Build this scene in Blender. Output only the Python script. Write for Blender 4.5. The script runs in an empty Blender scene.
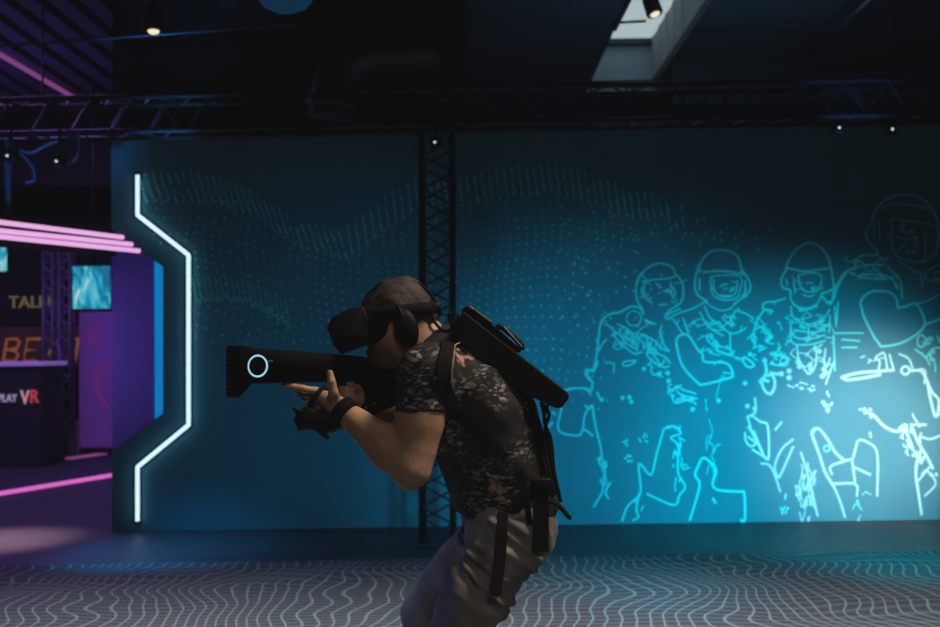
import bpy, bmesh, math, random
import numpy as np
from mathutils import Vector, Matrix
random.seed(7)
rng = np.random.default_rng(7)
SC = bpy.context.scene
COL = SC.collection
PI = math.pi

# ------------------------------------------------------------------ camera
W, H, F = 940.0, 627.0, 1044.0
EYE = 1.34
PITCH, ROLL = math.atan(36.5 / F), 0.014
Fw = Vector((0, math.cos(PITCH), math.sin(PITCH)))
U0 = Vector((0, -math.sin(PITCH), math.cos(PITCH)))
R0 = Vector((1, 0, 0))
Rt = R0 * math.cos(ROLL) - U0 * math.sin(ROLL)
Up = R0 * math.sin(ROLL) + U0 * math.cos(ROLL)
CAMP = Vector((0, 0, EYE))

def at(px, py, Y):
    d = Fw + Rt * ((px - W / 2) / F) + Up * ((H / 2 - py) / F)
    return CAMP + d * (Y / d.y)

def floor_at(px, py):
    d = Fw + Rt * ((px - W / 2) / F) + Up * ((H / 2 - py) / F)
    return CAMP + d * (-EYE / d.z)

cam = bpy.data.cameras.new('camera')
cam.sensor_width = 36.0
cam.lens = F * 36.0 / W
cam.clip_start = 0.05
cam.dof.use_dof = True
cam.dof.focus_distance = 2.78
cam.dof.aperture_fstop = 3.6
camo = bpy.data.objects.new('camera', cam)
COL.objects.link(camo)
m = Matrix((Rt, Up, -Fw)).transposed().to_4x4()
m.translation = CAMP
camo.matrix_world = m
SC.camera = camo

# ------------------------------------------------------------------ materials
def mat(name, color, rough=0.6, metal=0.0, emit=None, estr=0.0, spec=0.5, noise=0.0, nscale=8.0, bump=0.0, bscale=60.0):
    M = bpy.data.materials.new(name)
    M.use_nodes = True
    nt = M.node_tree
    b = nt.nodes['Principled BSDF']
    b.inputs['Base Color'].default_value = (*color, 1)
    b.inputs['Roughness'].default_value = rough
    b.inputs['Metallic'].default_value = metal
    b.inputs['Specular IOR Level'].default_value = spec
    if emit:
        b.inputs['Emission Color'].default_value = (*emit, 1)
        b.inputs['Emission Strength'].default_value = estr
    tc = nt.nodes.new('ShaderNodeTexCoord')
    if noise > 0:
        n = nt.nodes.new('ShaderNodeTexNoise')
        n.inputs['Scale'].default_value = nscale
        n.inputs['Detail'].default_value = 4
        nt.links.new(tc.outputs['Object'], n.inputs['Vector'])
        mp = nt.nodes.new('ShaderNodeMapRange')
        mp.inputs['From Min'].default_value = 0.3
        mp.inputs['From Max'].default_value = 0.7
        mp.inputs['To Min'].default_value = 1 - noise
        mp.inputs['To Max'].default_value = 1 + noise
        nt.links.new(n.outputs['Fac'], mp.inputs['Value'])
        mx = nt.nodes.new('ShaderNodeVectorMath')
        mx.operation = 'SCALE'
        mx.inputs[0].default_value = color
        nt.links.new(mp.outputs['Result'], mx.inputs['Scale'])
        nt.links.new(mx.outputs['Vector'], b.inputs['Base Color'])
    if bump > 0:
        n2 = nt.nodes.new('ShaderNodeTexNoise')
        n2.inputs['Scale'].default_value = bscale
        n2.inputs['Detail'].default_value = 3
        nt.links.new(tc.outputs['Object'], n2.inputs['Vector'])
        bp = nt.nodes.new('ShaderNodeBump')
        bp.inputs['Strength'].default_value = bump
        bp.inputs['Distance'].default_value = 0.01
        nt.links.new(n2.outputs['Fac'], bp.inputs['Height'])
        nt.links.new(bp.outputs['Normal'], b.inputs['Normal'])
    return M

def emitter(name, color, strength):
    return mat(name, (0.02, 0.02, 0.02), 0.5, emit=color, estr=strength)

M_black = mat('black plastic', (0.0026, 0.0026, 0.003), 0.55, noise=0.2, spec=0.18)
M_gun = mat('matte black gun shell', (0.0016, 0.0016, 0.0018), 0.65, noise=0.15, bump=0.05, spec=0.05)
M_rib = mat('dark violet grey rubber', (0.012, 0.012, 0.016), 0.6)
M_metal = mat('black painted steel', (0.018, 0.02, 0.024), 0.45, 0.3)
M_truss = mat('dark truss metal', (0.010, 0.011, 0.013), 0.5, 0.2)
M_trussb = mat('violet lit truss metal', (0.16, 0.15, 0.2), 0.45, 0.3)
M_strap = mat('black webbing', (0.004, 0.004, 0.0045), 0.85, spec=0.15, bump=0.2, bscale=300)
M_cord = mat('cream piping and highlight', (0.35, 0.28, 0.18), 0.7)
M_skin = mat('skin', (0.50, 0.295, 0.185), 0.55, noise=0.12, nscale=14, bump=0.15, bscale=180)
def jaw_shade():  # shade around the chin and jaw, mixed into the skin colour
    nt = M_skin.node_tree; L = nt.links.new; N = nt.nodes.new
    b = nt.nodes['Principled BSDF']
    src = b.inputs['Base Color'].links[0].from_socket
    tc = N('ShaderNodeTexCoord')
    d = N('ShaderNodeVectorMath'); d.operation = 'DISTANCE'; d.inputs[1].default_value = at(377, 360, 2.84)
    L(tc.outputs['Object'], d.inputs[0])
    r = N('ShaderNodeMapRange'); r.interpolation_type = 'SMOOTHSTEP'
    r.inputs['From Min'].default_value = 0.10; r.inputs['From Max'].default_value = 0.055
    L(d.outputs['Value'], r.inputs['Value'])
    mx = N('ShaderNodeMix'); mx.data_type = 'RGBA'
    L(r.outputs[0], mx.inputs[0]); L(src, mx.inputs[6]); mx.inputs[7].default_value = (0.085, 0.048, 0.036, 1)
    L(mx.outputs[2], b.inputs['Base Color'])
jaw_shade()
M_hair = mat('brown hair', (0.036, 0.021, 0.014), 0.65, noise=0.35, nscale=45, bump=0.3, bscale=220)
M_shoe = mat('black shoe leather', (0.03, 0.03, 0.032), 0.6)
M_ceil = mat('charcoal ceiling', (0.026, 0.034, 0.038), 0.85, noise=0.2, nscale=1.5)
M_dark = mat('black painted board', (0.014, 0.017, 0.020), 0.9, noise=0.2, nscale=2)
M_neon = emitter('white cyan neon', (0.60, 0.84, 1.0), 1.2)
M_pink = emitter('pink neon', (0.84, 0.42, 0.80), 1.0)
M_pinkfloor = emitter('magenta floor led', (0.80, 0.16, 0.66), 0.85)
M_pinkdim = emitter('dim magenta led', (0.44, 0.12, 0.48), 0.42)
M_orangedim = emitter('dim salmon led', (0.5, 0.16, 0.17), 0.22)
M_led = emitter('white indicator led', (0.8, 0.95, 1.0), 0.8)
M_ring = emitter('cyan ring light', (0.35, 0.80, 0.90), 0.85)
M_warm = emitter('warm lamp lens', (1.0, 0.86, 0.60), 0.95)

def jeans_material():
    M = mat('grey washed denim', (0.17, 0.165, 0.165), 0.85, bump=0.25, bscale=400)
    nt = M.node_tree
    b = nt.nodes['Principled BSDF']
    tc = nt.nodes.new('ShaderNodeTexCoord')
    n = nt.nodes.new('ShaderNodeTexNoise')
    n.inputs['Scale'].default_value = 9
    n.inputs['Detail'].default_value = 5
    nt.links.new(tc.outputs['Object'], n.inputs['Vector'])
    r = nt.nodes.new('ShaderNodeValToRGB')
    r.color_ramp.elements[0].position = 0.3
    r.color_ramp.elements[0].color = (0.12, 0.115, 0.113, 1)
    r.color_ramp.elements[1].position = 0.7
    r.color_ramp.elements[1].color = (0.31, 0.292, 0.272, 1)
    nt.links.new(n.outputs['Fac'], r.inputs['Fac'])
    nt.links.new(r.outputs['Color'], b.inputs['Base Color'])
    return M
M_jeans = jeans_material()

def shirt_material():
    M = bpy.data.materials.new('black floral cotton')
    M.use_nodes = True
    nt = M.node_tree
    L = nt.links.new
    N = nt.nodes.new
    b = nt.nodes['Principled BSDF']
    b.inputs['Roughness'].default_value = 0.85
    tc = N('ShaderNodeTexCoord')
    n0 = N('ShaderNodeTexNoise'); n0.inputs['Scale'].default_value = 18
    L(tc.outputs['Object'], n0.inputs['Vector'])
    ad = N('ShaderNodeVectorMath'); ad.operation = 'MULTIPLY_ADD'
    ad.inputs[1].default_value = (0.04, 0.04, 0.04)
    L(n0.outputs['Color'], ad.inputs[0]); L(tc.outputs['Object'], ad.inputs[2])
    outs = []
    for rot, sc_, vs in (((0.3, 0.9, 0.2), (1.0, 1.0, 2.3), 36), ((0.2, -0.8, 0.5), (1.0, 1.0, 2.6), 40), ((0.9, 2.3, 0.1), (1.0, 1.0, 2.2), 52)):
        mpg = N('ShaderNodeMapping'); mpg.inputs['Rotation'].default_value = rot; mpg.inputs['Scale'].default_value = sc_
        L(ad.outputs[0], mpg.inputs['Vector'])
        v2 = N('ShaderNodeTexVoronoi'); v2.feature = 'F1'; v2.inputs['Scale'].default_value = vs
        L(mpg.outputs[0], v2.inputs['Vector'])
        g = N('ShaderNodeMapRange'); g.interpolation_type = 'SMOOTHSTEP'
        g.inputs['From Min'].default_value = 0.44; g.inputs['From Max'].default_value = 0.32
        L(v2.outputs['Distance'], g.inputs['Value'])
        sep = N('ShaderNodeSeparateColor'); L(v2.outputs['Color'], sep.inputs['Color'])
        pw = N('ShaderNodeMath'); pw.operation = 'POWER'; pw.inputs[1].default_value = 2.4; L(sep.outputs[0], pw.inputs[0])
        mm_ = N('ShaderNodeMath'); mm_.operation = 'MULTIPLY'; L(g.outputs[0], mm_.inputs[0]); L(pw.outputs[0], mm_.inputs[1])
        outs.append(mm_.outputs[0]); gt = g
    acc = outs[0]
    for o_ in outs[1:]:
        mxx = N('ShaderNodeMath'); mxx.operation = 'MAXIMUM'; L(acc, mxx.inputs[0]); L(o_, mxx.inputs[1]); acc = mxx.outputs[0]
    big = N('ShaderNodeTexNoise'); big.inputs['Scale'].default_value = 9.0; big.inputs['Detail'].default_value = 1
    L(tc.outputs['Object'], big.inputs['Vector'])
    bm = N('ShaderNodeMapRange'); bm.inputs['From Min'].default_value = 0.45; bm.inputs['From Max'].default_value = 0.66
    L(big.outputs['Fac'], bm.inputs['Value'])
    m2 = N('ShaderNodeMath'); m2.operation = 'MULTIPLY'; L(acc, m2.inputs[0]); L(bm.outputs[0], m2.inputs[1])
    leaf = N('ShaderNodeMix'); leaf.data_type = 'RGBA'
    leaf.inputs[6].default_value = (0.0045, 0.0045, 0.0055, 1); leaf.inputs[7].default_value = (0.38, 0.39, 0.37, 1)
    L(m2.outputs[0], leaf.inputs[0])
    # three pink blossoms printed at fixed spots of the cloth
    prev = None
    for c, r in ((at(463, 353, 2.69), 0.036), (at(500, 489, 2.675), 0.026), (at(523, 418, 2.74), 0.02), (at(527, 512, 2.72), 0.02)):
        d = N('ShaderNodeVectorMath'); d.operation = 'DISTANCE'
        d.inputs[1].default_value = c
        L(tc.outputs['Object'], d.inputs[0])
        mm = N('ShaderNodeMapRange'); mm.inputs['From Min'].default_value = r * 1.2; mm.inputs['From Max'].default_value = r * 0.9
        L(d.outputs['Value'], mm.inputs['Value'])
        if prev is None:
            prev = mm.outputs[0]
        else:
            a = N('ShaderNodeMath'); a.operation = 'MAXIMUM'; L(prev, a.inputs[0]); L(mm.outputs[0], a.inputs[1]); prev = a.outputs[0]
    pv = N('ShaderNodeTexVoronoi'); pv.feature = 'F1'; pv.inputs['Scale'].default_value = 40
    L(ad.outputs[0], pv.inputs['Vector'])
    gp = N('ShaderNodeMapRange'); gp.interpolation_type = 'SMOOTHSTEP'
    gp.inputs['From Min'].default_value = 0.62; gp.inputs['From Max'].default_value = 0.40
    L(pv.outputs['Distance'], gp.inputs['Value'])
    petal = N('ShaderNodeMath'); petal.operation = 'MULTIPLY'; L(prev, petal.inputs[0]); L(gp.outputs[0], petal.inputs[1])
    pk = N('ShaderNodeMix'); pk.data_type = 'RGBA'
    L(petal.outputs[0], pk.inputs[0]); L(leaf.outputs[2], pk.inputs[6])
    pk.inputs[7].default_value = (0.52, 0.25, 0.24, 1)
    L(pk.outputs[2], b.inputs['Base Color'])
    return M
M_shirt = shirt_material()

def carpet_material():
    M = bpy.data.materials.new('grey carpet with woven wavy grid')
    M.use_nodes = True
    nt = M.node_tree
    L = nt.links.new
    N = nt.nodes.new
    b = nt.nodes['Principled BSDF']
    b.inputs['Roughness'].default_value = 0.95
    b.inputs['Specular IOR Level'].default_value = 0.1
    tc = N('ShaderNodeTexCoord')
    sp = N('ShaderNodeSeparateXYZ'); L(tc.outputs['Object'], sp.inputs[0])
    def family(axis, seed, spacing, amp, nsc, width, fade):
        mp = N('ShaderNodeMapping'); mp.inputs['Location'].default_value = seed
        mp.inputs['Scale'].default_value = nsc
        L(tc.outputs['Object'], mp.inputs['Vector'])
        n = N('ShaderNodeTexNoise'); n.inputs['Scale'].default_value = 1.0; n.inputs['Detail'].default_value = 1.2
        n.inputs['Roughness'].default_value = 0.45
        L(mp.outputs[0], n.inputs['Vector'])
        a = N('ShaderNodeMath'); a.operation = 'MULTIPLY_ADD'; a.inputs[1].default_value = amp
        L(n.outputs['Fac'], a.inputs[0]); L(sp.outputs[axis], a.inputs[2])
        d = N('ShaderNodeMath'); d.operation = 'DIVIDE'; d.inputs[1].default_value = spacing; L(a.outputs[0], d.inputs[0])
        p = N('ShaderNodeMath'); p.operation = 'PINGPONG'; p.inputs[1].default_value = 0.5; L(d.outputs[0], p.inputs[0])
        r = N('ShaderNodeMapRange'); r.interpolation_type = 'SMOOTHSTEP'
        r.inputs['From Min'].default_value = width; r.inputs['From Max'].default_value = width * 0.45
        r.inputs['To Max'].default_value = fade
        L(p.outputs[0], r.inputs['Value'])
        return r.outputs[0]
    f1 = family(0, (3.1, 1.2, 0), 0.072, 0.80, (0.9, 1.25, 1), 0.105, 1.0)
    f2 = family(1, (7.7, 4.2, 0), 0.088, 1.0, (0.65, 0.9, 1), 0.20, 0.36)
    mx = N('ShaderNodeMath'); mx.operation = 'MAXIMUM'; L(f1, mx.inputs[0]); L(f2, mx.inputs[1])
    pile = N('ShaderNodeTexNoise'); pile.inputs['Scale'].default_value = 120
    L(tc.outputs['Object'], pile.inputs['Vector'])
    base = N('ShaderNodeValToRGB')
    base.color_ramp.elements[0].color = (0.095, 0.088, 0.10, 1); base.color_ramp.elements[0].position = 0.3
    base.color_ramp.elements[1].color = (0.155, 0.145, 0.16, 1); base.color_ramp.elements[1].position = 0.7
    L(pile.outputs['Fac'], base.inputs['Fac'])
    mi = N('ShaderNodeMix'); mi.data_type = 'RGBA'
    L(mx.outputs[0], mi.inputs[0]); L(base.outputs['Color'], mi.inputs[6]); mi.inputs[7].default_value = (0.33, 0.43, 0.43, 1)
    L(mi.outputs[2], b.inputs['Base Color'])
    bp = N('ShaderNodeBump'); bp.inputs['Strength'].default_value = 0.3; bp.inputs['Distance'].default_value = 0.005
    L(pile.outputs['Fac'], bp.inputs['Height']); L(bp.outputs['Normal'], b.inputs['Normal'])
    return M

def line_material():
    M = bpy.data.materials.new('printed cyan ink')
    M.use_nodes = True
    nt = M.node_tree
    b = nt.nodes['Principled BSDF']
    b.inputs['Roughness'].default_value = 0.8
    a = nt.nodes.new('ShaderNodeAttribute'); a.attribute_name = 'ink'
    nt.links.new(a.outputs['Color'], b.inputs['Base Color'])
    return M
M_ink = line_material()

def screen_material(name, seed):
    M = bpy.data.materials.new(name)
    M.use_nodes = True
    nt = M.node_tree
    L = nt.links.new
    N = nt.nodes.new
    b = nt.nodes['Principled BSDF']
    b.inputs['Base Color'].default_value = (0.01, 0.01, 0.01, 1)
    tc = N('ShaderNodeTexCoord')
    mp = N('ShaderNodeMapping'); mp.inputs['Location'].default_value = (seed, 0, seed * 0.7)
    mp.inputs['Rotation'].default_value = (0, 0.7, 0); mp.inputs['Scale'].default_value = (9, 1, 3.2)
    L(tc.outputs['Object'], mp.inputs['Vector'])
    n = N('ShaderNodeTexNoise'); n.inputs['Scale'].default_value = 1.0; n.inputs['Detail'].default_value = 3; n.inputs['Distortion'].default_value = 1.2
    L(mp.outputs[0], n.inputs['Vector'])
    r = N('ShaderNodeValToRGB')
    e = r.color_ramp.elements
    e[0].position = 0.30; e[0].color = (0.0, 0.05, 0.12, 1)
    e[1].position = 0.75; e[1].color = (0.75, 0.9, 0.85, 1)
    x = e.new(0.48); x.color = (0.0, 0.33, 0.55, 1)
    x = e.new(0.6); x.color = (0.08, 0.62, 0.75, 1)
    L(n.outputs['Fac'], r.inputs['Fac'])
    L(r.outputs['Color'], b.inputs['Emission Color'])
    b.inputs['Emission Strength'].default_value = 0.75
    return M

# ------------------------------------------------------------------ object helpers
def link_mesh(name, me, material, parent=None, smooth=False):
    if material is not None:
        me.materials.append(material)
    if smooth:
        me.polygons.foreach_set('use_smooth', [True] * len(me.polygons))
    o = bpy.data.objects.new(name, me)
    COL.objects.link(o)
    if parent is not None:
        o.parent = parent
        o.matrix_parent_inverse = parent.matrix_basis.inverted()
    return o

def obj(name, bm, material, parent=None, smooth=False, recalc=True):
    if recalc:
        bmesh.ops.recalc_face_normals(bm, faces=bm.faces[:])
    me = bpy.data.meshes.new(name)
    bm.to_mesh(me)
    bm.free()
    return link_mesh(name, me, material, parent, smooth)

def tag(o, label, cat, group=None):
    o['label'] = label
    o['category'] = cat
    if group:
        o['group'] = group
    return o

def struct(o):
    o['kind'] = 'structure'
    return o

def thing(name, label, cat, loc, group=None):
    o = bpy.data.objects.new(name, None)
    o.empty_display_size = 0.1
    COL.objects.link(o)
    o.location = loc
    return tag(o, label, cat, group)

def add_poly_prism(bm, pts, vec, bev=0.0, seg=2):
    """extrude a closed 3D polygon by vec (centred), optional bevel"""
    v = Vector(vec) * 0.5
    a = [bm.verts.new(Vector(p) - v) for p in pts]
    b = [bm.verts.new(Vector(p) + v) for p in pts]
    n = len(pts)
    fs = [bm.faces.new(a), bm.faces.new(b[::-1])]
    for i in range(n):
        fs.append(bm.faces.new((a[i], b[i], b[(i + 1) % n], a[(i + 1) % n])))
    if bev > 0:
        es = list({e for f in fs for e in f.edges})
        bmesh.ops.bevel(bm, geom=es, offset=bev, segments=seg, profile=0.5, affect='EDGES', clamp_overlap=True)

def add_box(bm, lo, hi, bev=0.0, rot=None, seg=2):
    lo, hi = Vector(lo), Vector(hi)
    x0, y0, z0 = lo; x1, y1, z1 = hi
    c = (lo + hi) / 2
    P = [Vector((x, y, z)) for x in (x0, x1) for y in (y0, y1) for z in (z0, z1)]
    if rot is not None:
        P = [c + rot @ (p - c) for p in P]
    vs = [bm.verts.new(p) for p in P]
    fs = [bm.faces.new([vs[i] for i in q]) for q in ((0, 1, 3, 2), (4, 6, 7, 5), (0, 4, 5, 1), (2, 3, 7, 6), (0, 2, 6, 4), (1, 5, 7, 3))]
    if bev > 0:
        es = list({e for f in fs for e in f.edges})
        bmesh.ops.bevel(bm, geom=es, offset=bev, segments=seg, profile=0.5, affect='EDGES', clamp_overlap=True)

def frames(pts, closed=False):
    n = len(pts)
    T = []
    for i in range(n):
        a = pts[(i - 1) % n] if (closed or i > 0) else pts[i]
        b = pts[(i + 1) % n] if (closed or i < n - 1) else pts[i]
        t = (b - a)
        T.append(t.normalized() if t.length > 1e-9 else Vector((0, 0, 1)))
    up = Vector((0, 0, 1)) if abs(T[0].z) < 0.9 else Vector((1, 0, 0))
    N = []
    nrm = (up - T[0] * up.dot(T[0])).normalized()
    for i in range(n):
        nrm = (nrm - T[i] * nrm.dot(T[i]))
        nrm = nrm.normalized() if nrm.length > 1e-6 else T[i].orthogonal().normalized()
        N.append(nrm.copy())
    return T, N

def add_tube(bm, pts, r, n=8, caps=True, closed=False):
    pts = [Vector(p) for p in pts]
    rs = r if isinstance(r, (list, tuple)) else [r] * len(pts)
    T, N = frames(pts, closed)
    rings = []
    for p, t, nn, rr in zip(pts, T, N, rs):
        bb = t.cross(nn)
        rings.append([bm.verts.new(p + (nn * math.cos(2 * PI * k / n) + bb * math.sin(2 * PI * k / n)) * rr) for k in range(n)])
    m_ = len(rings)
    for i in range(m_ if closed else m_ - 1):
        A, B = rings[i], rings[(i + 1) % m_]
        for k in range(n):
            bm.faces.new((A[k], A[(k + 1) % n], B[(k + 1) % n], B[k]))
    if caps and not closed:
        bm.faces.new(rings[0][::-1]); bm.faces.new(rings[-1])

def spline(pts, n=8):
    pts = [Vector(p) for p in pts]
    P = [pts[0] * 2 - pts[1]] + pts + [pts[-1] * 2 - pts[-2]]
    out = []
    for i in range(1, len(P) - 2):
        p0, p1, p2, p3 = P[i - 1:i + 3]
        for k in range(n):
            t = k / n
            out.append(0.5 * ((2 * p1) + (p2 - p0) * t + (2 * p0 - 5 * p1 + 4 * p2 - p3) * t * t + (3 * p1 - p0 - 3 * p2 + p3) * t ** 3))
    out.append(pts[-1])
    return out

def add_lathe(bm, prof, c, axis=Vector((0, 0, 1)), n=24):
    """profile (radius, height) about axis through c"""
    axis = axis.normalized()
    u = axis.orthogonal().normalized(); v = axis.cross(u)
    c = Vector(c)
    rings = []
    for r, h in prof:
        if r < 1e-6:
            rings.append([bm.verts.new(c + axis * h)])
        else:
            rings.append([bm.verts.new(c + axis * h + (u * math.cos(2 * PI * k / n) + v * math.sin(2 * PI * k / n)) * r) for k in range(n)])
    for A, B in zip(rings, rings[1:]):
        for k in range(n):
            k2 = (k + 1) % n
            if len(A) == 1 and len(B) == 1:
                continue
            if len(A) == 1:
                bm.faces.new((A[0], B[k2], B[k]))
            elif len(B) == 1:
                bm.faces.new((A[k], A[k2], B[0]))
            else:
                bm.faces.new((A[k], A[k2], B[k2], B[k]))
    for R_, fl in ((rings[0], True), (rings[-1], False)):
        if len(R_) > 1:
            bm.faces.new(R_[::-1] if fl else R_)

def add_strap(bm, pts, normals, width, thick):
    pts = [Vector(p) for p in pts]
    T, _ = frames(pts)
    rings = []
    for p, t, nn in zip(pts, T, normals):
        nn = (nn - t * nn.dot(t)).normalized()
        s = t.cross(nn)
        w, h = width / 2, thick / 2
        rings.append([bm.verts.new(p + s * a * w + nn * b * h) for a, b in ((-1, -1), (1, -1), (1, 1), (-1, 1))])
    for A, B in zip(rings, rings[1:]):
        for k in range(4):
            bm.faces.new((A[k], A[(k + 1) % 4], B[(k + 1) % 4], B[k]))
    bm.faces.new(rings[0][::-1]); bm.faces.new(rings[-1])

def text_mesh(name, txt, size, material, parent, origin, xdir=Vector((1, 0, 0)), shear=0.0, depth=0.01, outline=0.0, spacing=1.0, sx=1.0):
    cu = bpy.data.curves.new(name, 'FONT')
    cu.body = txt
    cu.size = size
    cu.shear = shear
    cu.extrude = depth
    cu.space_character = spacing
    if outline > 0:
        cu.fill_mode = 'NONE'
        cu.extrude = 0
        cu.bevel_depth = outline
        cu.bevel_resolution = 1
    tmp = bpy.data.objects.new('tmp_text', cu)
    COL.objects.link(tmp)
    bpy.context.view_layer.update()
    dg = bpy.context.evaluated_depsgraph_get()
    me = bpy.data.meshes.new_from_object(tmp.evaluated_get(dg))
    bpy.data.objects.remove(tmp)
    bpy.data.curves.remove(cu)
    z = Vector((0, 0, 1)); x = xdir.normalized(); y = z; n = x.cross(y)
    R = Matrix((x * sx, y, n)).transposed().to_4x4()
    R.translation = Vector(origin)
    me.transform(R)
    me.materials.clear()
    return link_mesh(name, me, material, parent)

# ------------------------------------------------------------------ implicit surfaces (for the figure)
class Field:
    def __init__(self):
        self.pr = []
        self.disp = None
    def _add(self, fn, lo, hi, k, sub=False):
        self.pr.append((fn, np.array(lo, float), np.array(hi, float), k, sub))
        return self
    def cone(self, a, b, ra, rb, k=0.02, sy=1.0, cuts=()):
        a = np.array(a, float); b = np.array(b, float)
        rm = max(ra, rb)
        lo = np.minimum(a, b) - rm * np.array([1, sy, 1]); hi = np.maximum(a, b) + rm * np.array([1, sy, 1])
        sc = np.array([1, 1 / sy, 1])
        a2, b2 = a * sc, b * sc
        ab = b2 - a2; L2 = max((ab * ab).sum(), 1e-9)
        cuts = [(np.array(c, float), np.array(n, float) / np.linalg.norm(n)) for c, n in cuts]
        def fn(p):
            q = p * sc - a2
            t = np.clip((q @ ab) / L2, 0, 1)
            d = np.sqrt(((q - t[:, None] * ab) ** 2).sum(1)) - (ra + (rb - ra) * t)
            for c, n in cuts:
                d = np.maximum(d, (p - c) @ n)
            return d
        return self._add(fn, lo, hi, k)
    def ell(self, c, r, R=None, k=0.02, cuts=(), sub=False):
        c = np.array(c, float); r = np.array(r, float)
        R = np.eye(3) if R is None else np.array(R, float)
        rm = r.max()
        cuts = [(np.array(cc, float), np.array(n, float) / np.linalg.norm(n)) for cc, n in cuts]
        def fn(p):
            q = (p - c) @ R
            k0 = np.sqrt(((q / r) ** 2).sum(1)); k1 = np.sqrt(((q / (r * r)) ** 2).sum(1)) + 1e-9
            d = k0 * (k0 - 1) / k1
            for cc, n in cuts:
                d = np.maximum(d, (p - cc) @ n)
            return d
        return self._add(fn, c - rm, c + rm, k, sub)
    def box(self, c, h, R=None, r=0.01, k=0.005):
        c = np.array(c, float); h = np.array(h, float)
        R = np.eye(3) if R is None else np.array(R, float)
        rm = np.linalg.norm(h)
        def fn(p):
            q = np.abs((p - c) @ R) - (h - r)
            return np.sqrt((np.maximum(q, 0) ** 2).sum(1)) + np.minimum(q.max(1), 0) - r
        return self._add(fn, c - rm, c + rm, k)
    def chain(self, pts, rs, k=0.02, sy=1.0):
        for i in range(len(pts) - 1):
            self.cone(pts[i], pts[i + 1], rs[i], rs[i + 1], k if i == 0 else max(k, 0.012 if rs[i] > 0.02 else 0.004), sy)
        return self
    def ev(self, p, margin=None):
        d = np.full(len(p), 0.5)
        if margin is not None:
            lo, hi = p.min(0) - margin, p.max(0) + margin
        for fn, a, b, k, sub in self.pr:
            if margin is not None and ((a > hi).any() or (b < lo).any()):
                continue
            e = fn(p)
            if sub:
                d = np.maximum(d, -e)
                continue
            h = np.maximum(k - np.abs(d - e), 0) / max(k, 1e-6)
            d = np.minimum(d, e) - h * h * k * 0.25
        if self.disp is not None:
            d = d + self.disp(p)
        return d
    def mesh(self, res):
        lo = np.min([a for _, a, _, _, _ in self.pr], 0) - 3 * res
        hi = np.max([b for _, _, b, _, _ in self.pr], 0) + 3 * res
        n = np.ceil((hi - lo) / res).astype(int) + 1
        V = np.full(n, 0.5, np.float32)
        B = 24
        for i in range(0, n[0], B):
            for j in range(0, n[1], B):
                for k in range(0, n[2], B):
                    I = [np.arange(s, min(s + B, m_)) for s, m_ in zip((i, j, k), n)]
                    g = np.stack(np.meshgrid(*I, indexing='ij'), -1)
                    p = lo + g.reshape(-1, 3) * res
                    l2, h2 = p[0] - 0.05, p[-1] + 0.05
                    if not any((a <= h2).all() and (b >= l2).all() for _, a, b, _, _ in self.pr):
                        continue
                    V[I[0][0]:I[0][-1] + 1, I[1][0]:I[1][-1] + 1, I[2][0]:I[2][-1] + 1] = self.ev(p, 0.05).reshape(g.shape[:3])
        return nets(V, lo, res)

def nets(V, lo, res):
    ins = V < 0
    c = np.zeros(tuple(s - 1 for s in V.shape), np.uint8)
    offs = [(a, b, d) for a in (0, 1) for b in (0, 1) for d in (0, 1)]
    nx, ny, nz = c.shape
    for a, b, d in offs:
        c += ins[a:a + nx, b:b + ny, d:d + nz]
    act = (c > 0) & (c < 8)
    idx = np.argwhere(act)
    vid = np.full(c.shape, -1, np.int64)
    vid[act] = np.arange(len(idx))
    val = {o: V[idx[:, 0] + o[0], idx[:, 1] + o[1], idx[:, 2] + o[2]] for o in offs}
    s = np.zeros((len(idx), 3)); w = np.zeros(len(idx))
    for o in offs:
        for ax in range(3):
            if o[ax]:
                continue
            o2 = list(o); o2[ax] = 1; o2 = tuple(o2)
            va, vb = val[o], val[o2]
            x = (va < 0) != (vb < 0)
            t = np.where(x, va / np.where(x, va - vb, 1), 0)
            p = np.array(o, float)[None] + np.eye(3)[ax][None] * t[:, None]
            s += p * x[:, None]; w += x
    verts = lo + (idx + s / w[:, None]) * res
    quads = []
    for ax in range(3):
        u, v = [(1, 2), (2, 0), (0, 1)][ax]
        a = np.moveaxis(ins, ax, 0)
        e = ins.take(range(0, ins.shape[ax] - 1), ax) != ins.take(range(1, ins.shape[ax]), ax)
        E = np.argwhere(e)
        ok = (E[:, u] > 0) & (E[:, v] > 0) & (E[:, u] < V.shape[u] - 1) & (E[:, v] < V.shape[v] - 1)
        E = E[ok]
        du = np.zeros(3, int); du[u] = 1
        dv = np.zeros(3, int); dv[v] = 1
        q = np.stack([vid[tuple((E - x).T)] for x in (du + dv, dv, 0 * du, du)], 1)
        fl = ins[tuple(E.T)]
        q[~fl] = q[~fl][:, ::-1]
        quads.append(q)
    q = np.concatenate(quads)
    return verts, q[(q >= 0).all(1)]

def field_obj(name, fld, res, material, parent, smooth_iter=1):
    v, q = fld.mesh(res)
    # light Laplacian relax on the quads' edges
    for _ in range(smooth_iter):
        acc = np.zeros_like(v); cnt = np.zeros(len(v))
        for i in range(4):
            a, b = q[:, i], q[:, (i + 1) % 4]
            np.add.at(acc, a, v[b]); np.add.at(cnt, a, 1)
            np.add.at(acc, b, v[a]); np.add.at(cnt, b, 1)
        v = v * 0.5 + 0.5 * acc / np.maximum(cnt, 1)[:, None]
    me = bpy.data.meshes.new(name)
    me.from_pydata(v.tolist(), [], q.tolist())
    me.update()
    return link_mesh(name, me, material, parent, True)

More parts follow.
